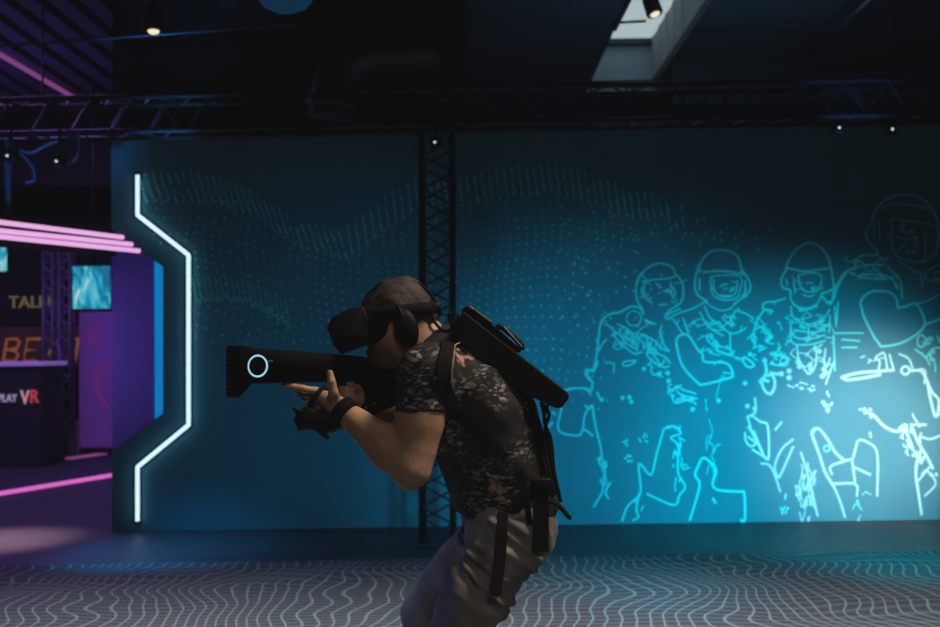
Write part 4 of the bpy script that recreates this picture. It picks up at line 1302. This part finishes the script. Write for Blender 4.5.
# jeans
jeans = Field()
waist = J(509, 505, MY)
jeans.cone(waist, J(513, 528, MY), 0.116, 0.116, 0.03, 1.25)
for hip, kn, an in ((hipN, knN, anN), (hipF, knF, anF)):
    jeans.cone(mixp(J(512, 524, MY), hip, 0.5), hip, 0.112, 0.104, 0.04)
    jeans.cone(hip, mixp(hip, kn, 0.5), 0.102, 0.085, 0.03)
    jeans.cone(mixp(hip, kn, 0.5), kn, 0.085, 0.069, 0.03)
    kb = kn + np.array([0.012, 0, -0.01])
    jeans.cone(kb, mixp(kn, an, 0.5) + np.array([0.02, 0, 0]), 0.068, 0.068, 0.02)
    jeans.cone(mixp(kn, an, 0.5) + np.array([0.02, 0, 0]), an + np.array([0.006, 0, 0.02]), 0.068, 0.062, 0.02, cuts=[(an + np.array([0, 0, -0.03]), (0, 0, -1))])
def jeans_disp(p):
    d_ = np.zeros(len(p))
    for hip, kn, yy in ((hipN, knN, 2.73), (hipF, knF, 2.975)):
        ax = kn - hip; L_ = np.linalg.norm(ax); ax /= L_
        tt = (p - hip) @ ax
        wgt = np.clip((yy + 0.01 - p[:, 1]) / 0.07, 0.12, 1)
        crease = np.exp(-((tt - 0.07) / 0.12) ** 2) + 0.5 * np.exp(-((tt - L_) / 0.08) ** 2)
        perp = p[:, 0] * 0.8 + p[:, 2] * 0.6
        d_ += wgt * crease * 0.0062 * (np.sin(tt * 135 + 3.2 * np.sin(perp * 14 + tt * 9) + 1.8 * np.sin(perp * 37 - tt * 23)) + waves(p, 95, 23, 1.1))
    return d_ + waves(p, 42, 21, 0.005) + waves(p, 110, 22, 0.0022)
jeans.disp = jeans_disp
field_obj('jeans', jeans, 0.0048, M_jeans, person, 1)

for an in (anN, anF):
    sh = Field()
    zf = an[2]
    for a_, b_, ra, rb in (((0.035, 0, -zf + 0.05), (-0.06, 0, -zf + 0.05), 0.042, 0.047), ((-0.06, 0, -zf + 0.046), (-0.165, -0.012, -zf + 0.036), 0.046, 0.034), ((0.01, 0, -0.02), (0.02, 0, -zf + 0.06), 0.046, 0.045)):
        sh.cone(an + np.array(a_), an + np.array(b_), ra, rb, 0.02, cuts=[((0, 0, 0.004), (0, 0, -1))])
    field_obj('shoe', sh, 0.005, M_shoe, person, 1)

# ---- headset
hs = thing('vr_headset', 'black virtual reality headset with ear cups strapped over the player\'s eyes', 'headset', Vector(HC))
def prism_px(bm, pxs, Y, th, bev=0.006, seg=2, near=False):
    add_poly_prism(bm, [at(x, y, Y - th / 2) + Vector((0, th / 2, 0)) if near else at(x, y, Y) for x, y in pxs], (0, th, 0), bev, seg)
bm = bmesh.new()
prism_px(bm, [(331.5, 327), (335.5, 318), (345, 313.5), (357, 309), (367, 307), (371, 318), (371, 338), (366, 345), (352, 350.5), (346.5, 352.5), (339, 343)], MY, 0.178, 0.014, 3)
obj('visor', bm, M_black, hs, True)
bm = bmesh.new()
prism_px(bm, [(365, 306), (381, 308.5), (391, 315), (392.5, 323), (389, 335), (380, 343), (366, 344)], MY, 0.158, 0.012, 3)
obj('face_gasket', bm, M_strap, hs, True)
bm = bmesh.new()
prism_px(bm, [(329.8, 328), (332, 322), (338, 341), (346.5, 354), (344, 354.5), (336.5, 344.5)], MY, 0.150, 0.004, 2)
obj('front_plate', bm, mat('glossy black front', (0.02, 0.012, 0.02), 0.3), hs, True)
hairhead = lambda th_, u_, sc: (HC + Fh * (0.104 * math.cos(th_) - 0.004) + Sh * 0.089 * math.sin(th_) + Uh * u_)
bm = bmesh.new()
pts = [Vector(hairhead(2 * PI * k / 40, 0.010 + 0.012 * math.cos(2 * PI * k / 40) * 1.0, 1.0)) for k in range(40)]
pts.append(pts[0])
add_strap(bm, pts, [Vector(p_) - Vector(HC) for p_ in pts], 0.030, 0.010)
obj('side_strap', bm, M_strap, hs, True)
bm = bmesh.new()
pts = []
for k in range(21):
    a_ = math.radians(10 + 165 * k / 20)
    pts.append(Vector(HC + Fh * (0.104 * math.cos(a_) - 0.004) + Uh * (0.004 + 0.0965 * math.sin(a_)) + Sh * 0.012))
add_strap(bm, pts, [p_ - Vector(HC) for p_ in pts], 0.026, 0.008)
obj('top_strap', bm, M_strap, hs, True)
bm = bmesh.new(); add_lathe(bm, [(0.02, 0), (0.023, 0.004), (0.023, 0.012), (0.018, 0.016), (0, 0.017)], hp(-0.103, -0.004), Vector(-Fh), 20); obj('tightening_dial', bm, M_black, hs, True)
for s in (1, -1):
    bm = bmesh.new()
    c_ = hp(-0.020, -0.040, s * 0.080)
    add_lathe(bm, [(0.034, 0), (0.045, 0.004), (0.047, 0.016), (0.043, 0.026), (0.03, 0.031), (0, 0.032)], c_, Vector(Sh * s), 28)
    for v_ in bm.verts:
        q_ = Vector(v_.co) - Vector(c_); uu = Vector(Uh)
        v_.co = v_.co + uu * q_.dot(uu) * 0.12 - Vector(Fh) * q_.dot(Vector(Fh)) * 0.32
    ec = obj('ear_cup', bm, M_black, hs, True)
    bm = bmesh.new()
    add_tube(bm, spline([hp(-0.012, 0.022, s * 0.090), hp(-0.016, 0.006, s * 0.104), hp(-0.020, -0.012, s * 0.110)], 5), 0.005, 8)
    obj('bracket', bm, M_black, ec, True)
bm = bmesh.new()
add_tube(bm, spline([hp(-0.10, 0.02, 0.04), J(433, 318, 2.80), J(441, 329, 2.79), J(449, 330, 2.785), J(457, 322, 2.78)], 6), 0.0042, 6)
obj('cable', bm, M_black, hs, True)

# ---- backpack computer
YB = 2.86
bp_ = thing('backpack_computer', 'flat black computer backpack worn on the player\'s hunched back', 'backpack', at(500, 350, YB))
bm = bmesh.new()
prism_px(bm, [(452.5, 325), (463.5, 311), (568, 392.5), (569.5, 398), (562, 408), (556, 408.5), (546, 404), (530, 396), (492, 371), (466, 347), (455, 338)], YB, 0.30, 0.005, 2, True)
obj('shell', bm, M_black, bp_)
bm = bmesh.new()
prism_px(bm, [(461, 310.5), (467, 305.5), (477, 311), (522, 349.5), (519, 353.5)], YB - 0.02, 0.24, 0.004, 2, True)
obj('battery_module', bm, M_gun, bp_)
bm = bmesh.new()
add_tube(bm, spline([at(496, 330, 2.76), at(499.5, 326.5, 2.76), at(504, 328.5, 2.76), at(514, 337, 2.76), at(521, 345, 2.76), at(521, 350, 2.76)], 5), 0.008, 8)
obj('handle', bm, M_black, bp_, True)
bm = bmesh.new()
for ya in (2.735, ):
    add_tube(bm, [at(468, 305.5, ya), at(492, 322.5, ya)], 0.0022, 6); add_tube(bm, [at(504, 327, ya), at(522, 347, ya)], 0.0022, 6)
obj('edge_highlight', bm, M_cord, bp_, True)  # pale tubes stand in for light caught along the pack's top edge
# shoulder strap snapped on the shirt
def strap_on(pxs, width, off, name, parent, n=6, thick=0.005, fld=shirt):
    P = spline([Vector(at(*q)) for q in pxs], n)
    S = [snap(p_, fld, off) for p_ in P]
    pts = [s_[0] for s_ in S]; nr = [s_[1] for s_ in S]
    for _ in range(2):
        pts = [pts[0]] + [(pts[i - 1] + pts[i] * 2 + pts[i + 1]) / 4 for i in range(1, len(pts) - 1)] + [pts[-1]]
    bm = bmesh.new(); add_strap(bm, pts, nr, width, thick)
    return obj(name, bm, M_strap, parent), pts, nr
st, pts, nr = strap_on([(458, 330, 2.72), (448, 342, 2.68), (440, 362, 2.62), (437, 384, 2.62), (444, 402, 2.64), (456, 414, 2.67)], 0.036, 0.004, 'shoulder_strap', bp_)
bm = bmesh.new()
Tn, _ = frames(pts)
side = [p_ + Tn[i].cross(nr[i]).normalized() * 0.020 * 1 + nr[i] * 0.006 for i, p_ in enumerate(pts)]
side2 = [p_ - Tn[i].cross(nr[i]).normalized() * 0.020 + nr[i] * 0.006 for i, p_ in enumerate(pts)]
use = side if side[8].x > side2[8].x else side2
add_tube(bm, use[:20], 0.0022, 6)
obj('piping', bm, M_cord, st, True)
strap_on([(458, 330, 2.98), (446, 345, 3.02), (434, 362, 3.08), (436, 388, 3.1), (452, 410, 3.06)], 0.036, 0.006, 'shoulder_strap', bp_)
# waist belt
bm_pts = [(549, 474, 2.78), (541, 482, 2.72), (528, 492, 2.68), (512, 502, 2.66)]
strap_on(bm_pts, 0.025, 0.006, 'waist_belt', bp_)
strap_on([(533, 404, 2.72), (541, 430, 2.74), (547, 465, 2.75), (552, 492, 2.76)], 0.045, 0.008, 'back_strap', bp_)
def hang(pxs, width, name, nrm=(0.15, -1, 0)):
    P = spline([Vector(at(*q)) for q in pxs], 5)
    bm = bmesh.new(); add_strap(bm, P, [Vector(nrm)] * len(P), width, 0.006)
    return obj(name, bm, M_strap, bp_)
hang([(541, 484, 2.668), (541, 510, 2.656), (540.5, 552, 2.645)], 0.040, 'hanging_strap')
hang([(503, 512, 2.650), (502, 530, 2.632), (500, 560, 2.616), (495.5, 594, 2.590)], 0.027, 'hanging_strap')
hang([(520, 470, 2.66), (526, 500, 2.655), (530, 524, 2.66)], 0.014, 'hanging_strap')
hang([(545, 500, 2.70), (558, 505, 2.70), (568, 516, 2.70), (571, 518, 2.70)], 0.016, 'strap_tail', (0.1, -0.3, 1))
bm = bmesh.new(); add_box(bm, at(541, 486, 2.665) - Vector((0.027, 0.010, 0.02)), at(541, 486, 2.665) + Vector((0.027, 0.008, 0.02)), 0.005); obj('buckle', bm, M_black, bp_, True)
for pxs in ([(541, 402, 2.74), (546, 425, 2.74), (550, 455, 2.74), (556, 485, 2.74), (561, 502, 2.74)], [(548, 404, 2.80), (544, 420, 2.80), (551, 440, 2.80), (554, 470, 2.80), (560, 498, 2.79)],
            [(541, 402, 2.78), (549, 414, 2.78), (545, 430, 2.78), (552, 450, 2.78), (549, 472, 2.78), (557, 492, 2.78)]):
    bm = bmesh.new(); add_tube(bm, spline([at(*q) for q in pxs], 6), 0.0045, 6); obj('cable', bm, M_black, bp_, True)
bm = bmesh.new(); add_tube(bm, spline([at(453, 331, 2.74), at(449, 318, 2.73), at(450, 312, 2.73)], 4), 0.004, 6); add_tube(bm, [at(455, 326, 2.74), at(459, 312, 2.74)], 0.0035, 6); obj('cable', bm, M_black, bp_, True)

# ---- gun
def GY(px):
    return 2.56 + (px - 225) / 175.0 * 0.33
gd = (at(400, 365, GY(400)) - at(225, 365, GY(225))); gd.z = 0; gd.normalize()
gn = Vector((gd.y, -gd.x, 0))          # towards the camera side
gun = thing('gun_controller', 'bulky black toy-like shooting controller with a glowing ring, held by the player', 'game gun', at(320, 370, GY(320)))
def gprism(pxs, th, bev=0.006, off=0.0, seg=2):
    bm = bmesh.new()
    add_poly_prism(bm, [at(x, y, GY(x)) + gn * (off - th / 2) for x, y in pxs], gn * th, bev, seg)
    return bm
obj('body', gprism([(238, 347.5), (300, 351), (366, 356.5), (367, 381.5), (345, 382), (300, 382.5), (243, 384)], 0.060, 0.008), M_gun, gun, True)
fc = obj('front_block', gprism([(238.5, 345.5), (252, 346.5), (252, 383.5), (246, 389), (240, 397.5), (238.5, 396)], 0.070, 0.006), M_gun, gun, True)
bm = bmesh.new()
e0 = at(238.5, 370, GY(238.5))
for k in range(11):
    z_ = 0.052 - k * 0.0118
    add_tube(bm, [e0 + Vector((0, 0, z_)) + gd * 0.0012 - gn * 0.008, e0 + Vector((0, 0, z_)) + gd * 0.0012 - gn * 0.062], 0.0032, 6)
obj('grip_rib', bm, M_rib, fc, True)
obj('stock', gprism([(360, 356), (385, 361), (406, 367), (414, 388), (407, 402), (388, 409), (371, 417), (353, 419), (352, 416), (364, 410), (369, 402), (369, 390), (365, 381)], 0.058, 0.008), M_gun, gun, True)
obj('grip', gprism([(343, 380), (352, 380), (356, 402), (352, 411), (345, 409)], 0.026, 0.006, -0.026), M_gun, gun, True)
bm = bmesh.new()
c_ = at(257.5, 366, GY(257.5)) + gn * 0.001
R_ = 0.0262
pts = [c_ + gd * math.cos(2 * PI * k / 40) * R_ + Vector((0, 0, 1)) * math.sin(2 * PI * k / 40) * R_ for k in range(40)]
add_tube(bm, pts, 0.0024, 8, closed=True)
obj('ring_light', bm, M_ring, gun, True)
bm = bmesh.new()
for px in (268.5, 271.5):
    q = at(px, 361, GY(px))
    add_lathe(bm, [(0.0018, 0), (0.0018, 0.0015), (0, 0.002)], q, gn, 8)
obj('status_light', bm, emitter('dim cyan led', (0.3, 0.6, 0.65), 0.25), gun, True)
bm = bmesh.new()
add_tube(bm, spline([at(366, 382, GY(366)) - gn * .03, at(365, 392, GY(365)) - gn * .03, at(362, 403, GY(362)) - gn * .03, at(354, 411, GY(354)) - gn * .03], 6), 0.0045, 8)
obj('trigger_guard', bm, M_gun, gun, True)
bm = bmesh.new()
for px, py in ((371, 405.5), (374, 403.5), (366, 407.5)):
    q = at(px, py, GY(px))
    add_lathe(bm, [(0.0026, 0), (0.0026, 0.002), (0, 0.003)], q, gn, 8)
obj('screw', bm, M_cord, gun, True)

# ---- hand tracker
tr = thing('hand_tracker', 'black pronged motion tracker strapped beneath the player\'s front hand', 'tracker', at(318, 420, 2.70))
trk = Field()
c_ = J(319, 421, 2.71)
trk.cone(J(308, 418, 2.70), J(331, 423, 2.71), 0.030, 0.026, 0.01)
trk.cone(J(302, 420, 2.69), J(338, 416, 2.71), 0.020, 0.020, 0.01)
for q, q2 in (((306, 416, 2.69), (294.5, 408.5, 2.68)), ((316, 425, 2.69), (327, 437, 2.685)), ((304, 420, 2.69), (299.5, 428.5, 2.685)), ((332, 418, 2.71), (337, 428, 2.72))):
    trk.cone(J(*q), J(*q2), 0.014, 0.0065, 0.006)
field_obj('tracker_body', trk, 0.003, M_black, tr, 1)
def loop(c0, axis, ra, rb, width, thick, name, u=None):
    axis = Vector(axis).normalized()
    u = (u - axis * u.dot(axis)).normalized(); v_ = axis.cross(u)
    pts = [Vector(c0) + u * math.cos(2 * PI * k / 28) * ra + v_ * math.sin(2 * PI * k / 28) * rb for k in range(29)]
    bm = bmesh.new(); add_strap(bm, pts, [p_ - Vector(c0) for p_ in pts], width, thick)
    return obj(name, bm, M_strap, tr, True)
axd = Vector(wrN - elN)
loop(mixp(wrN, elN, 0.03), axd, 0.0355, 0.0355, 0.034, 0.008, 'wrist_band', Vector((0, 0, 1)))
loop(J(317.5, 398, 2.728), Vector(kI - wrN) + Vector((0.0, 0, 0.0)), 0.034, 0.037, 0.012, 0.005, 'hand_strap', Vector((0, 0, 1)))

# ================================================================== LIGHTS
def area(name, loc, target, size, energy, color, sizey=None, spread=None):
    l = bpy.data.lights.new(name, 'AREA'); l.energy = energy; l.color = color; l.shape = 'RECTANGLE'; l.size = size; l.size_y = sizey or size
    if spread: l.spread = spread
    o_ = bpy.data.objects.new(name, l); COL.objects.link(o_); o_.location = loc
    o_.rotation_euler = (Vector(target) - Vector(loc)).to_track_quat('-Z', 'Y').to_euler()
    return o_
def spot(name, loc, target, energy, color, angle, blend, size=0.1):
    l = bpy.data.lights.new(name, 'SPOT'); l.energy = energy; l.color = color; l.spot_size = math.radians(angle); l.spot_blend = blend; l.shadow_soft_size = size
    o_ = bpy.data.objects.new(name, l); COL.objects.link(o_); o_.location = loc
    o_.rotation_euler = (Vector(target) - Vector(loc)).to_track_quat('-Z', 'Y').to_euler()
    return o_
tgt = at(872, 425, WY)
spot('mural_spot_core', (3.25, 6.2, 0.95), at(872, 434, WY), 255, (1.0, 0.56, 0.46), 60, 1.0, 0.12)
spot('mural_spot_wide', (2.6, 4.4, 0.9), at(800, 464, WY), 490, (0.0, 0.76, 1.0), 54, 1.0, 0.2)
spot('mural_spot_left', (0.9, 3.9, 0.8), at(610, 470, WY), 290, (0.0, 0.64, 1.0), 59, 1.0, 0.2)
spot('teal_wash', (-1.2, 4.6, 0.7), at(380, 430, WY), 42, (0.0, 0.60, 1.0), 70, 1.0, 0.3)
spot('overhead_key', (1.75, 2.6, 4.3), (0.06, 2.85, 1.0), 430, (1.0, 0.82, 0.66), 44, 0.8, 0.4)
spot('front_fill', (0.6, -1.2, 3.4), (0.0, 2.8, 0.8), 64, (1.0, 0.9, 0.82), 36, 0.9, 0.5)
area('carpet_fill', (0, 4.4, 4.5), (0, 4.4, 0), 6.0, 46, (0.88, 0.92, 1.0), 1.0, math.radians(52))
spot('blue_rim', (-2.6, 3.3, 0.45), (0.0, 2.85, 0.55), 44, (0.10, 0.22, 1.0), 17, 0.7, 0.1)
area('violet_passage', (-4.9, 10.5, 4.3), (-4.7, 10.6, 0), 2.0, 110, (0.42, 0.18, 1.0), 3.0)
spot('violet_wall_light', (-3.9, 8.08, 1.4), at(135, 350, 8.62), 34, (0.32, 0.20, 1.0), 110, 1.0, 0.2)
area('violet_ceiling_light', (-5.2, 10.8, 3.0), (-5.2, 11.2, 4.7), 1.2, 8, (0.36, 0.20, 1.0))
spot('pink_floor_spot', (-3.8, 7.3, 2.6), floor_at(-8, 541), 900, (1.0, 0.52, 0.58), 30, 1.0, 0.1)
spot('blue_floor_spot', (-2.6, 7.0, 1.6), floor_at(160, 550), 110, (0.0, 0.45, 1.0), 64, 1.0, 0.1)
spot('truss_blue_spot', (-2.25, 7.42, 2.45), (-2.2, 7.55, 3.2), 70, (0.05, 0.4, 1.0), 62, 1.0, 0.05)
spot('truss_blue_spot_right', (2.75, 7.05, 2.45), (2.75, 7.25, 3.3), 45, (0.05, 0.3, 1.0), 66, 1.0, 0.05)
spot('pink_rim', (-2.4, 3.0, 1.55), at(336, 330, 2.85), 16, (1.0, 0.12, 0.7), 7, 0.8, 0.05)
spot('cable_blue_spot', (-3.1, 6.5, 2.3), at(40, 158, 7.42), 26, (0.05, 0.35, 1.0), 44, 1.0, 0.05)
area('ceiling_glow', (2.2, 8.6, 3.4), (2.4, 10.6, 4.7), 1.5, 24, (0.15, 0.55, 1.0))

Wd = bpy.data.worlds.new('world'); SC.world = Wd
Wd.use_nodes = True
Wd.node_tree.nodes['Background'].inputs['Color'].default_value = (0.01, 0.012, 0.015, 1)
Wd.node_tree.nodes['Background'].inputs['Strength'].default_value = 0.3

SC.view_settings.view_transform = 'Standard'
SC.view_settings.look = 'None'
SC.view_settings.exposure = 0.0
SC.view_settings.use_curve_mapping = True
_cm = SC.view_settings.curve_mapping
_cm.extend = 'EXTRAPOLATED'
_cm.curves[3].points[0].location = (0.0, 0.0038)
_cm.update()
SC.cycles.use_denoising = True
SC.cycles.max_bounces = 6
SC.cycles.caustics_reflective = False
SC.cycles.caustics_refractive = False
SC.cycles.sample_clamp_indirect = 3.0
bpy.context.view_layer.update()
